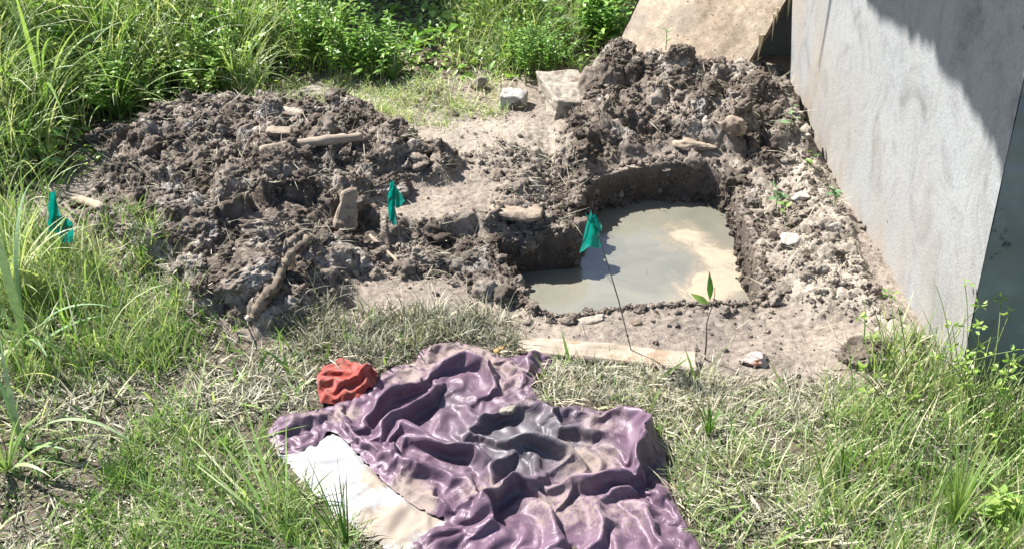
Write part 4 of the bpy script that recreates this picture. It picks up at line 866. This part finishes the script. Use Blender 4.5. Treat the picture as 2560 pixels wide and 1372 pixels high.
def extra_leaves(root, items, mat='leaf'):
    O = np.array([i[0] for i in items], float); D = np.array([i[1] for i in items], float); L = np.array([i[2] for i in items]); W = np.array([i[3] for i in items]); T_ = np.array([i[4] for i in items])
    v = leaf_mesh(O, D, np.tile([0.1, -.9, .5], (len(items), 1)), L, W, T_, .2, .2); mesh_np('leaves', v[0], v[1], M[mat], {'tint': v[2]}, parent=root)
extra_leaves(_o, [((-.004,.004,.17), (-.05,.05,1), .07, .016, .25), ((-.004,.004,.16), (-.9,.1,.55), .05, .017, .8)])
plant('seedling', 'seedling with round bluish leaves right of the far pit rim', 'seedling', 1940, 520, [(.07, 2.0, .5), (.05, .3, .6)], leaf=(5, .038, .024, .45, .3, .5), leafmat='blue_leaf', seed=22)
plant('seedling', 'seedling with yellow green leaves beside the twig on the pit rim', 'seedling', 1962, 545, [(.05, 2.6, .5)], leaf=(4, .036, .018, .7, .2, .5), seed=23)
plant('seedling', 'two round leaved seedling touching the wall foot', 'seedling', 2085, 520, [(.06, 2.6, .5), (.05, .6, .4)], leaf=(4, .036, .026, .4, .3, .6), leafmat='blue_leaf', seed=24)
plant('seedling', 'pale leaved seedling high beside the wall foot', 'seedling', 1975, 330, [(.10, 1.6, .3)], leaf=(6, .035, .018, .75, .3, .3), leafmat='blue_leaf', seed=25)
plant('seedling', 'small green seedling by the dark stick at the wall', 'seedling', 2028, 420, [(.05, 1.6, .5)], leaf=(4, .035, .016, .55, .2, .3), seed=26)
plant('seedling', 'tiny weed growing from the mud top before the board', 'seedling', 1665, 120, [(.06, 1.6, .4)], leaf=(5, .03, .008, .5, .7, .3), seed=27, z=.2)
plant('seedling', 'green sprout in the mud left of the garment top', 'seedling', 930, 815, [(.03, 1.6, .3)], leaf=(4, .035, .007, .6, 1.0, .3), seed=28)
plant('seedling', 'light green jagged leaves in the lower right corner', 'weed', 2500, 1300, bushy(6, .03, .08, 1.0, 29), leaf=(7, .045, .018, .85, .2, .2), seed=29)
def sedge(u, v, n, hr, label, seed, lean=.6, heads=True):
    rr_ = np.random.RandomState(seed); p = surf(u, v); root = empty('sedge', tuple(p)); S_ = []; k = 0; VV = []; FF = []; fl_ = []
    for i in range(n):
        h = rr_.uniform(*hr); az = rr_.rand()*6.283; ln = rr_.uniform(.1, lean); bd = rr_.uniform(0, .9); off = rr_.normal(0, .02, 2)
        t = np.linspace(0, 1, 8); ang = ln+bd*t**2; st = h/7; X = np.concatenate([[0], np.cumsum(np.sin(ang[:-1])*st)]); Zz = np.concatenate([[0], np.cumsum(np.cos(ang[:-1])*st)])-.01
        pts = np.stack([off[0]+X*math.cos(az), off[1]+X*math.sin(az), Zz], 1); V, Fs = tube(pts, np.linspace(.0016, .0009, 8), 4, False); mesh_py('stalk', V, Fs, M['stem'], root)
        if heads and rr_.rand() < .75:
            fl_ = []
            for c in range(rr_.randint(5, 12)):
                D = rr_.normal(0, 1, 3); D[2] = abs(D[2])*.5; D /= np.linalg.norm(D); fl_.append((pts[-1]+D*rr_.uniform(.001, .010), D, rr_.uniform(.008, .014), .006, rr_.uniform(.7, 1)))
            O = np.array([i_[0] for i_ in fl_])-fl_[0][0]*0; D = np.array([i_[1] for i_ in fl_]); hv = leaf_mesh(O, D, rr_.normal(0, 1, O.shape), np.array([i_[2] for i_ in fl_])*1.3, np.array([i_[3] for i_ in fl_])*1.2, np.array([i_[4] for i_ in fl_]), .1, .5)
            mesh_np('flower_head', hv[0], hv[1], M['leaf'], {'tint': hv[2]}, parent=root)
    return tag(root, label, 'sedge')
sedge(2430, 1040, 26, (.14, .34), 'flowering sedge in front of the dark wall side', 61)
sedge(2270, 1010, 16, (.12, .30), 'thin stalked sedge before the pale wall foot', 62, .7)
sedge(2520, 1150, 18, (.14, .32), 'flowering sedge nearest the right frame edge', 63)
plant('grass_clump', 'tall upright tussock right of the near grass', 'grass clump', 2380, 1320, [], fan(60, .28, .004, (.0, .45), (.0, .9), .62, 31), seed=31)
plant('grass_clump', 'green tuft standing right of the garment', 'grass clump', 1770, 1090, [], fan(22, .11, .005, (.0, .5), (.1, .7), .25, 32), seed=32)
plant('grass_clump', 'green tuft in the middle of the mixed grass', 'grass clump', 2100, 1200, [], fan(30, .13, .005, (.0, .4), (.1, .7), .3, 33), seed=33)
plant('grass_clump', 'dark thin dry stalks standing before the white lining', 'dry stalks', 870, 1380, [], fan(12, .22, .004, (.0, .5), (-.1, .4), .0, 34, 1.9), seed=34)
plant('grass_clump', 'long green blades lying across the near left grass', 'grass clump', 720, 1370, [], fan(10, .36, .008, (1.0, 1.25), (.1, .4), .55, 35, 2.45), seed=35)
plant('dry_stalks', 'dark dry stalks at the near pit edge', 'dry stalks', 1620, 755, [], [(.11,1.9,.2,.1,.003,.0),(.08,2.4,.6,.1,.0025,.0),(.07,.3,.7,-.6,.0025,.0),(.05,2.9,1.0,.1,.002,.0)], seed=36)
plant('dry_stalks', 'short dark stalks left of the flag wire at the pit edge', 'dry stalks', 1480, 760, [], [(.06,2.5,.7,.1,.0025,.0),(.055,1.2,.4,.1,.0025,.0),(.05,2.0,.5,.1,.002,.0)], seed=37)
plant('dry_stalks', 'thin upright stalks on the bare mud left of the garment', 'dry stalks', 870, 880, [], [(.15,1.7,.05,.1,.0025,.1),(.12,.5,.2,.1,.0025,.1),(.13,2.2,.2,.1,.0025,.6),(.16,.9,.3,.1,.0025,.6)], seed=38)

# ------------------------------------------------------------------ marker flags
m, t, b = newmat('green flag vinyl'); n1 = noise_node(t, 25, 3, .5, objc(t))
c = ramp(t, n1.outputs[0], [(0.3, (0.0,0.20,0.155)), (0.7, (0.004,0.30,0.235))]).outputs[0]; t.links.new(c, b.inputs['Base Color']); b.inputs['Roughness'].default_value = .35
tr = N(t, 'ShaderNodeBsdfTranslucent'); t.links.new(c, tr.inputs[0]); ms = N(t, 'ShaderNodeMixShader'); ms.inputs[0].default_value = .35
t.links.new(b.outputs[0], ms.inputs[1]); t.links.new(tr.outputs[0], ms.inputs[2]); t.links.new(ms.outputs[0], t.nodes['Material Output'].inputs[0]); M['flag'] = m
def flag(label, base, top, flaps, seed):
    """flaps: outlines of the folded vinyl as pixels on the upright plane through the wire; each gets its own swing in depth"""
    y0 = base[1]; root = empty('marker_flag', tuple(base)); o = np.array(base)
    tp = pxy(top[0], top[1], top[2]); pts = [o, o*.5+tp*.5+np.array([.004, 0, 0]), tp]; V, Fs = tube(np.array(pts)-o, [.0017]*3, 6); mesh_py('wire', V, Fs, M['wire'], root)
    for fi, (pl, d0, d1) in enumerate(flaps):   # pl: 4 corners, subdivided as a bent patch
        C4 = [pxy(u, v, top[2]) for u, v in pl]; nn = 16; V = []
        for j in range(nn+1):
            for i in range(nn+1):
                s, r_ = i/nn, j/nn; p = (C4[0]*(1-s)+C4[1]*s)*(1-r_)+(C4[3]*(1-s)+C4[2]*s)*r_
                dep = d0+(d1-d0)*s+.006*math.sin(s*7+r_*4+seed+fi)+.004*float(noise2(np.array(s*3+fi), np.array(r_*4), seed))
                V.append(p+np.array([0, dep, .003*float(noise2(np.array(s*4), np.array(r_*3+9), seed))])-o)
        Q_ = [(j*(nn+1)+i, j*(nn+1)+i+1, (j+1)*(nn+1)+i+1, (j+1)*(nn+1)+i) for j in range(nn) for i in range(nn)]
        f_ = mesh_np('flag', np.array(V), np.array(Q_), M['flag'], parent=root)
    return tag(root, label, 'marker flag', 'green marker flags on wires')
bs = px(1583, 895); flag('green marker flag over the near pit edge on a long thin wire', bs, (1497, 590, bs[1]+.02), [([(1474,533),(1478,533),(1505,620),(1448,628)], -.004, .012), ([(1462,534),(1487,542),(1505,570),(1478,560)], .0, -.01), ([(1478,545),(1492,550),(1508,582),(1497,590)], .01, .02), ([(1484,560),(1492,566),(1505,624),(1494,618)], .012, .018)], 1)
bs = surf(1003, 640); flag('green marker flag stuck in the step between mud heap and pit', bs, (986, 520, bs[1]+.01), [([(975,457),(984,457),(994,500),(969,497)], .0, .008), ([(969,495),(986,495),(990,568),(973,550)], -.004, .004), ([(984,470),(990,474),(1011,515),(988,526)], .006, .02)], 2)
bs = px(168, 690); flag('leftmost green marker flag half hidden by grass blades', bs, (160, 540, bs[1]+.01), [([(122,482),(136,484),(150,560),(124,565)], .0, .01), ([(124,540),(168,545),(181,568),(122,580)], -.006, .004), ([(122,565),(181,565),(178,615),(150,598)], -.002, .006)], 3)
# ------------------------------------------------------------------ cloth
def polyline_d(X, Y, pl):
    """distance to a polyline, side (+ = right hand of travel) and parameter"""
    best = np.full(X.shape, 1e9); side = np.zeros(X.shape); par = np.zeros(X.shape); n = len(pl)-1
    for i in range(n):
        ax, ay = pl[i]; bx_, by_ = pl[i+1]; ex, ey = bx_-ax, by_-ay; L = ex*ex+ey*ey+1e-12
        tt = np.clip(((X-ax)*ex+(Y-ay)*ey)/L, 0, 1); dx = X-ax-ex*tt; dy = Y-ay-ey*tt; d = dx*dx+dy*dy
        k = d < best; best = np.where(k, d, best); side = np.where(k, np.sign(ey*(X-ax)-ex*(Y-ay)), side); par = np.where(k, (i+tt)/n, par)
    return np.sqrt(best), side, par
# (pixels along the crest, height m, gentle width m, steep width m); travelling so that the steep shaded side is on the right
FOLDS = [
 ([(1240,990),(1215,950),(1165,930),(1120,940)][::-1],.035,.035,.010),
 ([(935,1075),(955,1035),(1005,998),(1068,975)][::-1],.040,.05,.010),
 ([(955,1125),(985,1088),(1040,1058),(1092,1015),(1095,985)][::-1],.045,.04,.010),
 ([(985,1160),(990,1120),(1030,1090),(1075,1105),(1120,1130)],.035,.03,.012),
 ([(1050,1120),(1110,1142),(1180,1158),(1240,1188)],.045,.06,.010),
 ([(1000,1170),(1050,1200),(1120,1215),(1200,1235)],.030,.03,.012),
 ([(1232,1250),(1222,1205),(1250,1180),(1292,1150)][::-1],.040,.03,.012),
 ([(1285,1145),(1340,1150),(1400,1168),(1440,1205)],.050,.07,.010),
 ([(1213,1345),(1218,1300),(1245,1258),(1300,1248),(1335,1262)][::-1],.050,.04,.012),
 ([(1635,1082),(1625,1140),(1600,1190),(1582,1238)],.060,.07,.009),
 ([(1582,1238),(1530,1240),(1490,1250),(1440,1262)],.040,.05,.012),
 ([(1575,1258),(1545,1272),(1515,1285)],.030,.04,.010),
 ([(1390,1062),(1415,1092),(1460,1108),(1505,1105)],.030,.05,.009),
 ([(1350,1030),(1290,1042),(1245,1060),(1205,1058)][::-1],.028,.02,.010),
 ([(1190,1030),(1200,1070),(1215,1075)],.02,.03,.010),
 ([(1070,1265),(1100,1300),(1110,1340)],.04,.03,.015),
 ([(1150,1200),(1180,1260),(1160,1310)],.03,.03,.012),
 ([(1320,1290),(1370,1330),(1400,1380)],.03,.04,.010),
 ([(1250,905),(1300,950),(1325,975)],.018,.03,.010),
 ([(1395,895),(1340,902),(1318,930),(1325,970)][::-1],.03,.02,.02),
 ([(1155,1060),(1165,1110),(1150,1135)],.014,.02,.02), ([(1280,1075),(1290,1120),(1275,1150)],.012,.02,.015),
 ([(1320,1075),(1340,1110),(1330,1140)],.010,.02,.015), ([(1505,1120),(1540,1160),(1560,1215)],.016,.03,.012),
 ([(1450,1130),(1470,1180),(1475,1235)],.012,.02,.015), ([(1480,1290),(1500,1340),(1495,1380)],.02,.03,.012),
 ([(1600,1280),(1620,1330),(1650,1380)],.014,.03,.015), ([(700,1050),(735,1060),(730,1085),(700,1095)],.022,.02,.015),
 ([(850,1030),(880,1070),(915,1110),(960,1160)],.02,.02,.012), ([(700,1075),(760,1075),(820,1055)],.02,.035,.015),
]
FOLDS = [(poly_w(p), h, a_, b_) for p, h, a_, b_ in FOLDS]
AWX, AWY = 0.84, -0.54     # away from the sun, on the ground
def foldfield(X, Y):
    z = np.zeros(X.shape); wx = X+.012*fbm2(X*13, Y*13, 2, 601); wy = Y+.012*fbm2(X*13, Y*13, 2, 602)
    for pl, h, wa, wb in FOLDS:
        best = np.full(X.shape, 1e9); cs = np.zeros(X.shape); par = np.zeros(X.shape); n = len(pl)-1
        for i in range(n):
            ax, ay = pl[i]; ex, ey = pl[i+1]-pl[i]; L = ex*ex+ey*ey+1e-12; tt = np.clip(((wx-ax)*ex+(wy-ay)*ey)/L, 0, 1); dx = wx-ax-ex*tt; dy = wy-ay-ey*tt; d2 = dx*dx+dy*dy
            k = d2 < best; best = np.where(k, d2, best); cs = np.where(k, (dx*AWX+dy*AWY)/np.sqrt(d2+1e-9), cs); par = np.where(k, (i+tt)/n, par)
        d = np.sqrt(best); wgt = np.sin(np.clip(par, .05, .95)*math.pi)**.4; w_ = wa*.62+(wb*.9-wa*.62)*ss(cs, -.25, .25)
        z = np.maximum(z, 1.2*h*wgt*np.exp(-(d/w_)**1.7)+.22*z)
    return z
LAYERS = [([(1210,1055),(1350,1030),(1500,1040),(1600,1048),(1648,1095),(1610,1170),(1585,1240),(1480,1262),(1330,1255),(1290,1160),(1180,1100)], .024),
          ([(1030,1110),(1130,1135),(1240,1180),(1225,1230),(1232,1330),(1130,1320),(1010,1240),(960,1150)], .012),
          ([(1060,885),(1150,862),(1240,905),(1245,985),(1190,950),(1120,945),(1075,975)], .014),
          ([(885,990),(1000,920),(1100,940),(1095,985),(1000,1020),(930,1075),(880,1040)], .008)]
LAYERS = [(poly_w(p_), h_) for p_, h_ in LAYERS]
def layers(X, Y):
    wx = X+.010*fbm2(X*14, Y*14, 2, 641); wy = Y+.010*fbm2(X*14, Y*14, 2, 642); z = 0
    for pl, h in LAYERS:
        d = -sdf(wx, wy, pl); z = z+h*ss(d, -.002, .007)*(1-.75*ss(d, .01, .11))
    return z
def wrinkle(X, Y, s=1.0):
    wx = X+.03*fbm2(X*9, Y*9, 2, 611); wy = Y+.03*fbm2(X*9, Y*9, 2, 612)
    r1 = 1-np.abs(fbm2(wx*7, wy*9, 2, 613))*2.6; r2 = 1-np.abs(fbm2(wx*17+3, wy*15, 2, 614))*2.4; r3 = 1-np.abs(fbm2(wx*38, wy*40, 2, 615))*2.2
    return s*(.010*np.clip(r1, 0, 1)**2+.0042*np.clip(r2, 0, 1)**2+.0009*np.clip(r3, 0, 1))
def sheet_obj(name, outline, step, hf, mat, attrs=None, parent=None, loc=(0,0,0), over=0.0):
    V, Q_, used, (x, y, d) = grid_poly(outline, step, hf)
    if over: hh = np.clip(V[:, 2]-.03, 0, .08)*over*ss(-d, 0, .02); V[:, 0] += AWX*hh; V[:, 1] += AWY*hh
    at = {k: f(x, y, d) for k, f in (attrs or {}).items()}; V = V-np.array(loc)
    # side skirt folded under, so that the cloth reads thick at its edge
    E = {}
    for q in Q_:
        for a, b_ in zip(q, np.roll(q, -1)):
            if (b_, a) in E: del E[(b_, a)]
            else: E[(a, b_)] = 1
    be = np.array(list(E.keys())); ids = np.unique(be); mp = {i: k+len(V) for k, i in enumerate(ids)}
    cen = V.mean(0); low = V[ids].copy(); low[:, 2] -= .008; gd = (cen-low); gd[:, 2] = 0; low += gd/np.linalg.norm(gd, axis=1)[:, None]*.006
    V = np.concatenate([V, low]); at = {k: np.concatenate([a, a[ids]]) for k, a in at.items()}
    Q_ = np.concatenate([Q_, np.array([(b_, a, mp[a], mp[b_]) for a, b_ in be])])
    return mesh_np(name, V, Q_, mat, at, parent=parent)
def blobs(items, soft=1.0):
    it = [(px(u, v)[:2], r, h) for u, v, r, h in items]
    def f(x, y, d=None):
        wx = x+.03*fbm2(x*14, y*14, 4, 621); wy = y+.03*fbm2(x*14, y*14, 4, 622); s = 0
        for p, r, h in it: s = s+h*np.exp(-(((wx-p[0])**2+(wy-p[1])**2)/r**2)**1.2)
        return clip01(s)
    return f
m, t, b = newmat('purple satin'); co = objc(t)
n1 = noise_node(t, 10, 5, .6, co); n2 = noise_node(t, 90, 5, .7, co)
c = ramp(t, n1.outputs[0], [(0.3, (0.08,0.043,0.067)), (0.7, (0.15,0.093,0.132))]).outputs[0]
wet = attr(t, 'wet'); dirt = attr(t, 'dirt'); c = mix(t, wet, c, (0.085,0.075,0.085))
md = N(t, 'ShaderNodeMath', operation='ADD'); t.links.new(dirt, md.inputs[0]); t.links.new(n2.outputs[0], md.inputs[1])
df = ramp(t, md.outputs[0], [(0.73, (0,0,0)), (1.02, (.85,.85,.85))]).outputs[0]; c = mix(t, df, c, (0.25,0.20,0.165)); t.links.new(c, b.inputs['Base Color'])
rr = mix(t, df, (.48,.48,.48), (.95,.95,.95)); t.links.new(rr, b.inputs['Roughness']); b.inputs['Specular IOR Level'].default_value = .42
b.inputs['Sheen Weight'].default_value = .12; b.inputs['Sheen Tint'].default_value = (1, .8, .97, 1); b.inputs['Metallic'].default_value = .12
n5 = noise_node(t, 13, 3, .5, co, 1.8); r5 = ramp(t, n5.outputs[0], [(.45, (0,0,0)), (.5, (1,1,1)), (.55, (0,0,0))]).outputs[0]
bump(t, mix(t, 1.0, mix(t, 1.0, r5, (.6,.6,.6), 'MULTIPLY'), mix(t, 1.0, n2.outputs[0], (.6,.6,.6), 'MULTIPLY'), 'ADD'), b, .35, .002); M['satin'] = m
m, t, b = newmat('white cotton lining'); co = objc(t); n1 = noise_node(t, 8, 5, .6, co); n2 = noise_node(t, 60, 5, .7, co)
md = N(t, 'ShaderNodeMath', operation='ADD'); t.links.new(attr(t, 'dirt'), md.inputs[0]); t.links.new(n2.outputs[0], md.inputs[1])
df = ramp(t, md.outputs[0], [(0.72, (0,0,0)), (1.0, (.8,.8,.8))]).outputs[0]; c = mix(t, df, (0.36,0.36,0.36), (0.24,0.18,0.125)); t.links.new(c, b.inputs['Base Color']); b.inputs['Roughness'].default_value = .85
bump(t, n1.outputs[0], b, .4, .01); M['lining'] = m
m, t, b = newmat('red fleece'); co = objc(t); n1 = noise_node(t, 12, 5, .6, co); n2 = noise_node(t, 160, 5, .7, co)
c = ramp(t, n1.outputs[0], [(0.3, (0.21,0.026,0.016)), (0.7, (0.36,0.050,0.030))]).outputs[0]; n3 = noise_node(t, 40, 5, .7, co)
c = mix(t, ramp(t, n3.outputs[0], [(.52,(0,0,0)),(.66,(.75,.75,.75))]).outputs[0], c, (0.16,0.075,0.045)); t.links.new(c, b.inputs['Base Color']); b.inputs['Roughness'].default_value = .95
b.inputs['Sheen Weight'].default_value = .3; bump(t, n2.outputs[0], b, .8, .004); M['red'] = m

def settle(name, outline, step, h0, mat, grow=.14, frames=26, pin=.012, attrs=None, parent=None, loc=(0,0,0), floor=None, sub=1, stiff=6.0, bend=.15):
    """real cloth: a sheet a little too big for its outline buckles and settles on the ground"""
    V, Q_, used, (x, y, d) = grid_poly(outline, step, h0)
    bd_ = np.where(d > -step*.7)[0]; NP = V[bd_, :2].copy(); best = np.full(len(bd_), 1e9); nn_ = len(outline)
    for i in range(nn_):
        A = outline[i]; e = outline[(i+1) % nn_]-A; t_ = np.clip(((V[bd_, :2]-A)@e)/(e@e), 0, 1); c = A+t_[:, None]*e; dd_ = ((V[bd_, :2]-c)**2).sum(1); k = dd_ < best; best[k] = dd_[k]; NP[k] = c[k]
    cnt = np.zeros(len(V), int); np.add.at(cnt, Q_.ravel(), 1); on = cnt[bd_] < 4; V[bd_[on], :2] = NP[on]
    fl = mesh_np('tmp_floor', *grid_poly(np.array([[x.min()-.3, y.min()-.3], [x.max()+.3, y.min()-.3], [x.max()+.3, y.max()+.3], [x.min()-.3, y.max()+.3]]), .05, floor)[:2], mat)
    cm = fl.modifiers.new('c', 'COLLISION'); fl.collision.thickness_outer = .003; fl.collision.cloth_friction = 25
    o = mesh_np(name, V, Q_, mat, {k: f(x, y, d) for k, f in (attrs or {}).items()})
    g = o.vertex_groups.new(name='pin'); bi = np.where(d > -pin)[0]; g.add([int(i) for i in bi], 1.0, 'REPLACE')
    md = o.modifiers.new('cloth', 'CLOTH'); s = md.settings; s.quality = 7; s.mass = .12; s.air_damping = 2.0
    s.tension_stiffness = s.compression_stiffness = stiff; s.shear_stiffness = stiff*.5; s.bending_stiffness = bend
    s.tension_damping = s.compression_damping = 5; s.vertex_group_mass = 'pin'; s.shrink_min = -grow; s.pin_stiffness = 1
    md.collision_settings.use_collision = True; md.collision_settings.distance_min = .003; md.collision_settings.collision_quality = 3
    md.collision_settings.use_self_collision = True; md.collision_settings.self_distance_min = .0035; md.collision_settings.self_friction = 5
    md.point_cache.frame_start = 1; md.point_cache.frame_end = frames+2
    for f in range(1, frames+1): sc.frame_set(f)
    dg = bpy.context.evaluated_depsgraph_get(); me = bpy.data.meshes.new_from_object(o.evaluated_get(dg), preserve_all_data_layers=True, depsgraph=dg)
    C = np.empty(len(me.vertices)*3, np.float32); me.vertices.foreach_get('co', C); C = C.reshape(-1, 3)
    bad = ~np.isfinite(C).all(1) | (np.abs(C-V).max(1) > .25); C[bad] = V[bad]; C = C+V*0; C = (C-np.array(loc)).astype(np.float32); me.vertices.foreach_set('co', C.ravel())
    bpy.data.objects.remove(o); bpy.data.objects.remove(fl); sc.frame_set(1)
    me.polygons.foreach_set('use_smooth', [True]*len(me.polygons)); me.name = name
    o = bpy.data.objects.new(name, me); link(o, parent); so_ = o.modifiers.new('thick', 'SOLIDIFY'); so_.thickness = .0016; so_.offset = -1
    if sub: ss_ = o.modifiers.new('sub', 'SUBSURF'); ss_.levels = ss_.render_levels = sub
    return o

g0 = px(1200, 1150); garm = empty('crumpled_garment', tuple(g0))
LIN = [(676,1122),(745,1130),(800,1100),(835,1085),(870,1105),(920,1165),(985,1228),(1055,1275),(1125,1308),(1110,1345),(1060,1372),(1040,1420),(985,1395),(900,1335),(820,1275),(745,1195)]
lin_w = poly_w(LIN)
def h_lin(X, Y, D): return 0.002+.004*ss(-D, 0, .03)+.5*wrinkle(X*1.0, Y*1.0, .9)+.004*fbm2(X*6, Y*6, 2, 9)*ss(-D, 0, .05)
flo = lambda X, Y, D: .004+.008*fbm2(X*6, Y*6, 3, 9)
settle('white_lining', lin_w, .009, lambda X, Y, D: .007+.004*fbm2(X*9, Y*9, 2, 29)*ss(-D, 0, .03), M['lining'], .09, 16, .012, {'dirt': blobs([(940,1205,.045,.6),(945,1310,.055,.6),(1060,1300,.04,.6),(850,1140,.014,.5),(760,1165,.025,.35),(1000,1350,.05,.5),(850,1250,.03,.3)])}, garm, g0, flo, 1, 15, 5)
PUR = [(672,1085),(700,1050),(760,1040),(810,1030),(850,1015),(900,985),(940,950),(990,925),(1040,915),(1050,885),(1090,868),(1150,862),(1200,878),(1260,905),(1330,893),(1385,898),(1386,925),(1345,945),(1328,975),(1345,1005),(1385,1030),(1440,1022),(1500,1038),(1560,1032),(1610,1052),(1640,1088),(1665,1135),(1662,1200),(1682,1260),(1720,1330),(1760,1400),(1700,1470),(1400,1500),(1100,1490),(1000,1420),(1030,1360),(1075,1330),(1125,1318),(1060,1290),(1000,1250),(940,1195),(890,1140),(850,1098),(820,1085),(800,1125),(745,1146),(700,1142),(676,1115)]
pur_w = poly_w(PUR)
def h_pur(X, Y, D):
    e = ss(-D, -.002, .02)
    return .013+.70*(foldfield(X, Y)+layers(X, Y))*ss(-D, -.002, .03)+.008*fbm2(X*8, Y*8, 2, 19)*e
settle('purple_shell', pur_w, .0078, h_pur, M['satin'], .24, 24, .009, {'wet': blobs([(1230,1120,.10,.6),(1350,1090,.12,.7),(1400,1120,.08,.45),(1130,1010,.05,.5),(1300,1200,.08,.5)]),
    'dirt': blobs([(1100,900,.08,.42),(1200,890,.06,.36),(1010,960,.06,.42),(1450,1170,.07,.50),(1260,950,.08,.36),(1200,1250,.05,.45),(1010,1230,.04,.55),(1060,1270,.04,.5),(770,1060,.06,.34),(1500,1070,.06,.35),(1380,1300,.09,.38),(1560,1320,.08,.30),(1300,1040,.05,.35),(870,1040,.04,.5)])}, garm, g0, flo, 2, 16, 3.6)
tag(garm, 'crumpled purple satin garment with white lining spread on the grass', 'garment')
RF = [(poly_w(p), h, a_, b_) for p, h, a_, b_ in [([(800,975),(850,985),(900,970),(945,950)],.016,.022,.007), ([(850,905),(885,930),(905,960)],.010,.02,.010), ([(800,955),(840,945),(890,955)],.008,.015,.008), ([(930,940),(915,960),(920,985)],.012,.012,.008)]]
r0 = px(868, 965)
def h_red(X, Y, D):
    rx_ = np.hypot((X-r0[0])/.085, (Y-r0[1]+.004)/.075); z = .006+.009*ss(-D, -.002, .018)+.012*np.exp(-rx_**2*1.6)
    for pl, h, wa, wb in RF:
        d, sd, pr = polyline_d(X, Y, pl); z = z+h*np.where(sd > 0, np.exp(-(d/wb)**2), np.exp(-(d/wa)**1.5))
    return z+.006*fbm2(X*14, Y*14, 2, 31)*ss(-D, 0, .02)+.0015*fbm2(X*60, Y*60, 3, 32)
r0 = px(868, 965); o = settle('red_rag', red_w, .006, h_red, M['red'], .32, 18, .006, {}, None, r0, flo, 2, 15, 3); o.location = r0; tag(o, 'folded red fleece rag beside the upper left edge of the purple garment', 'rag')
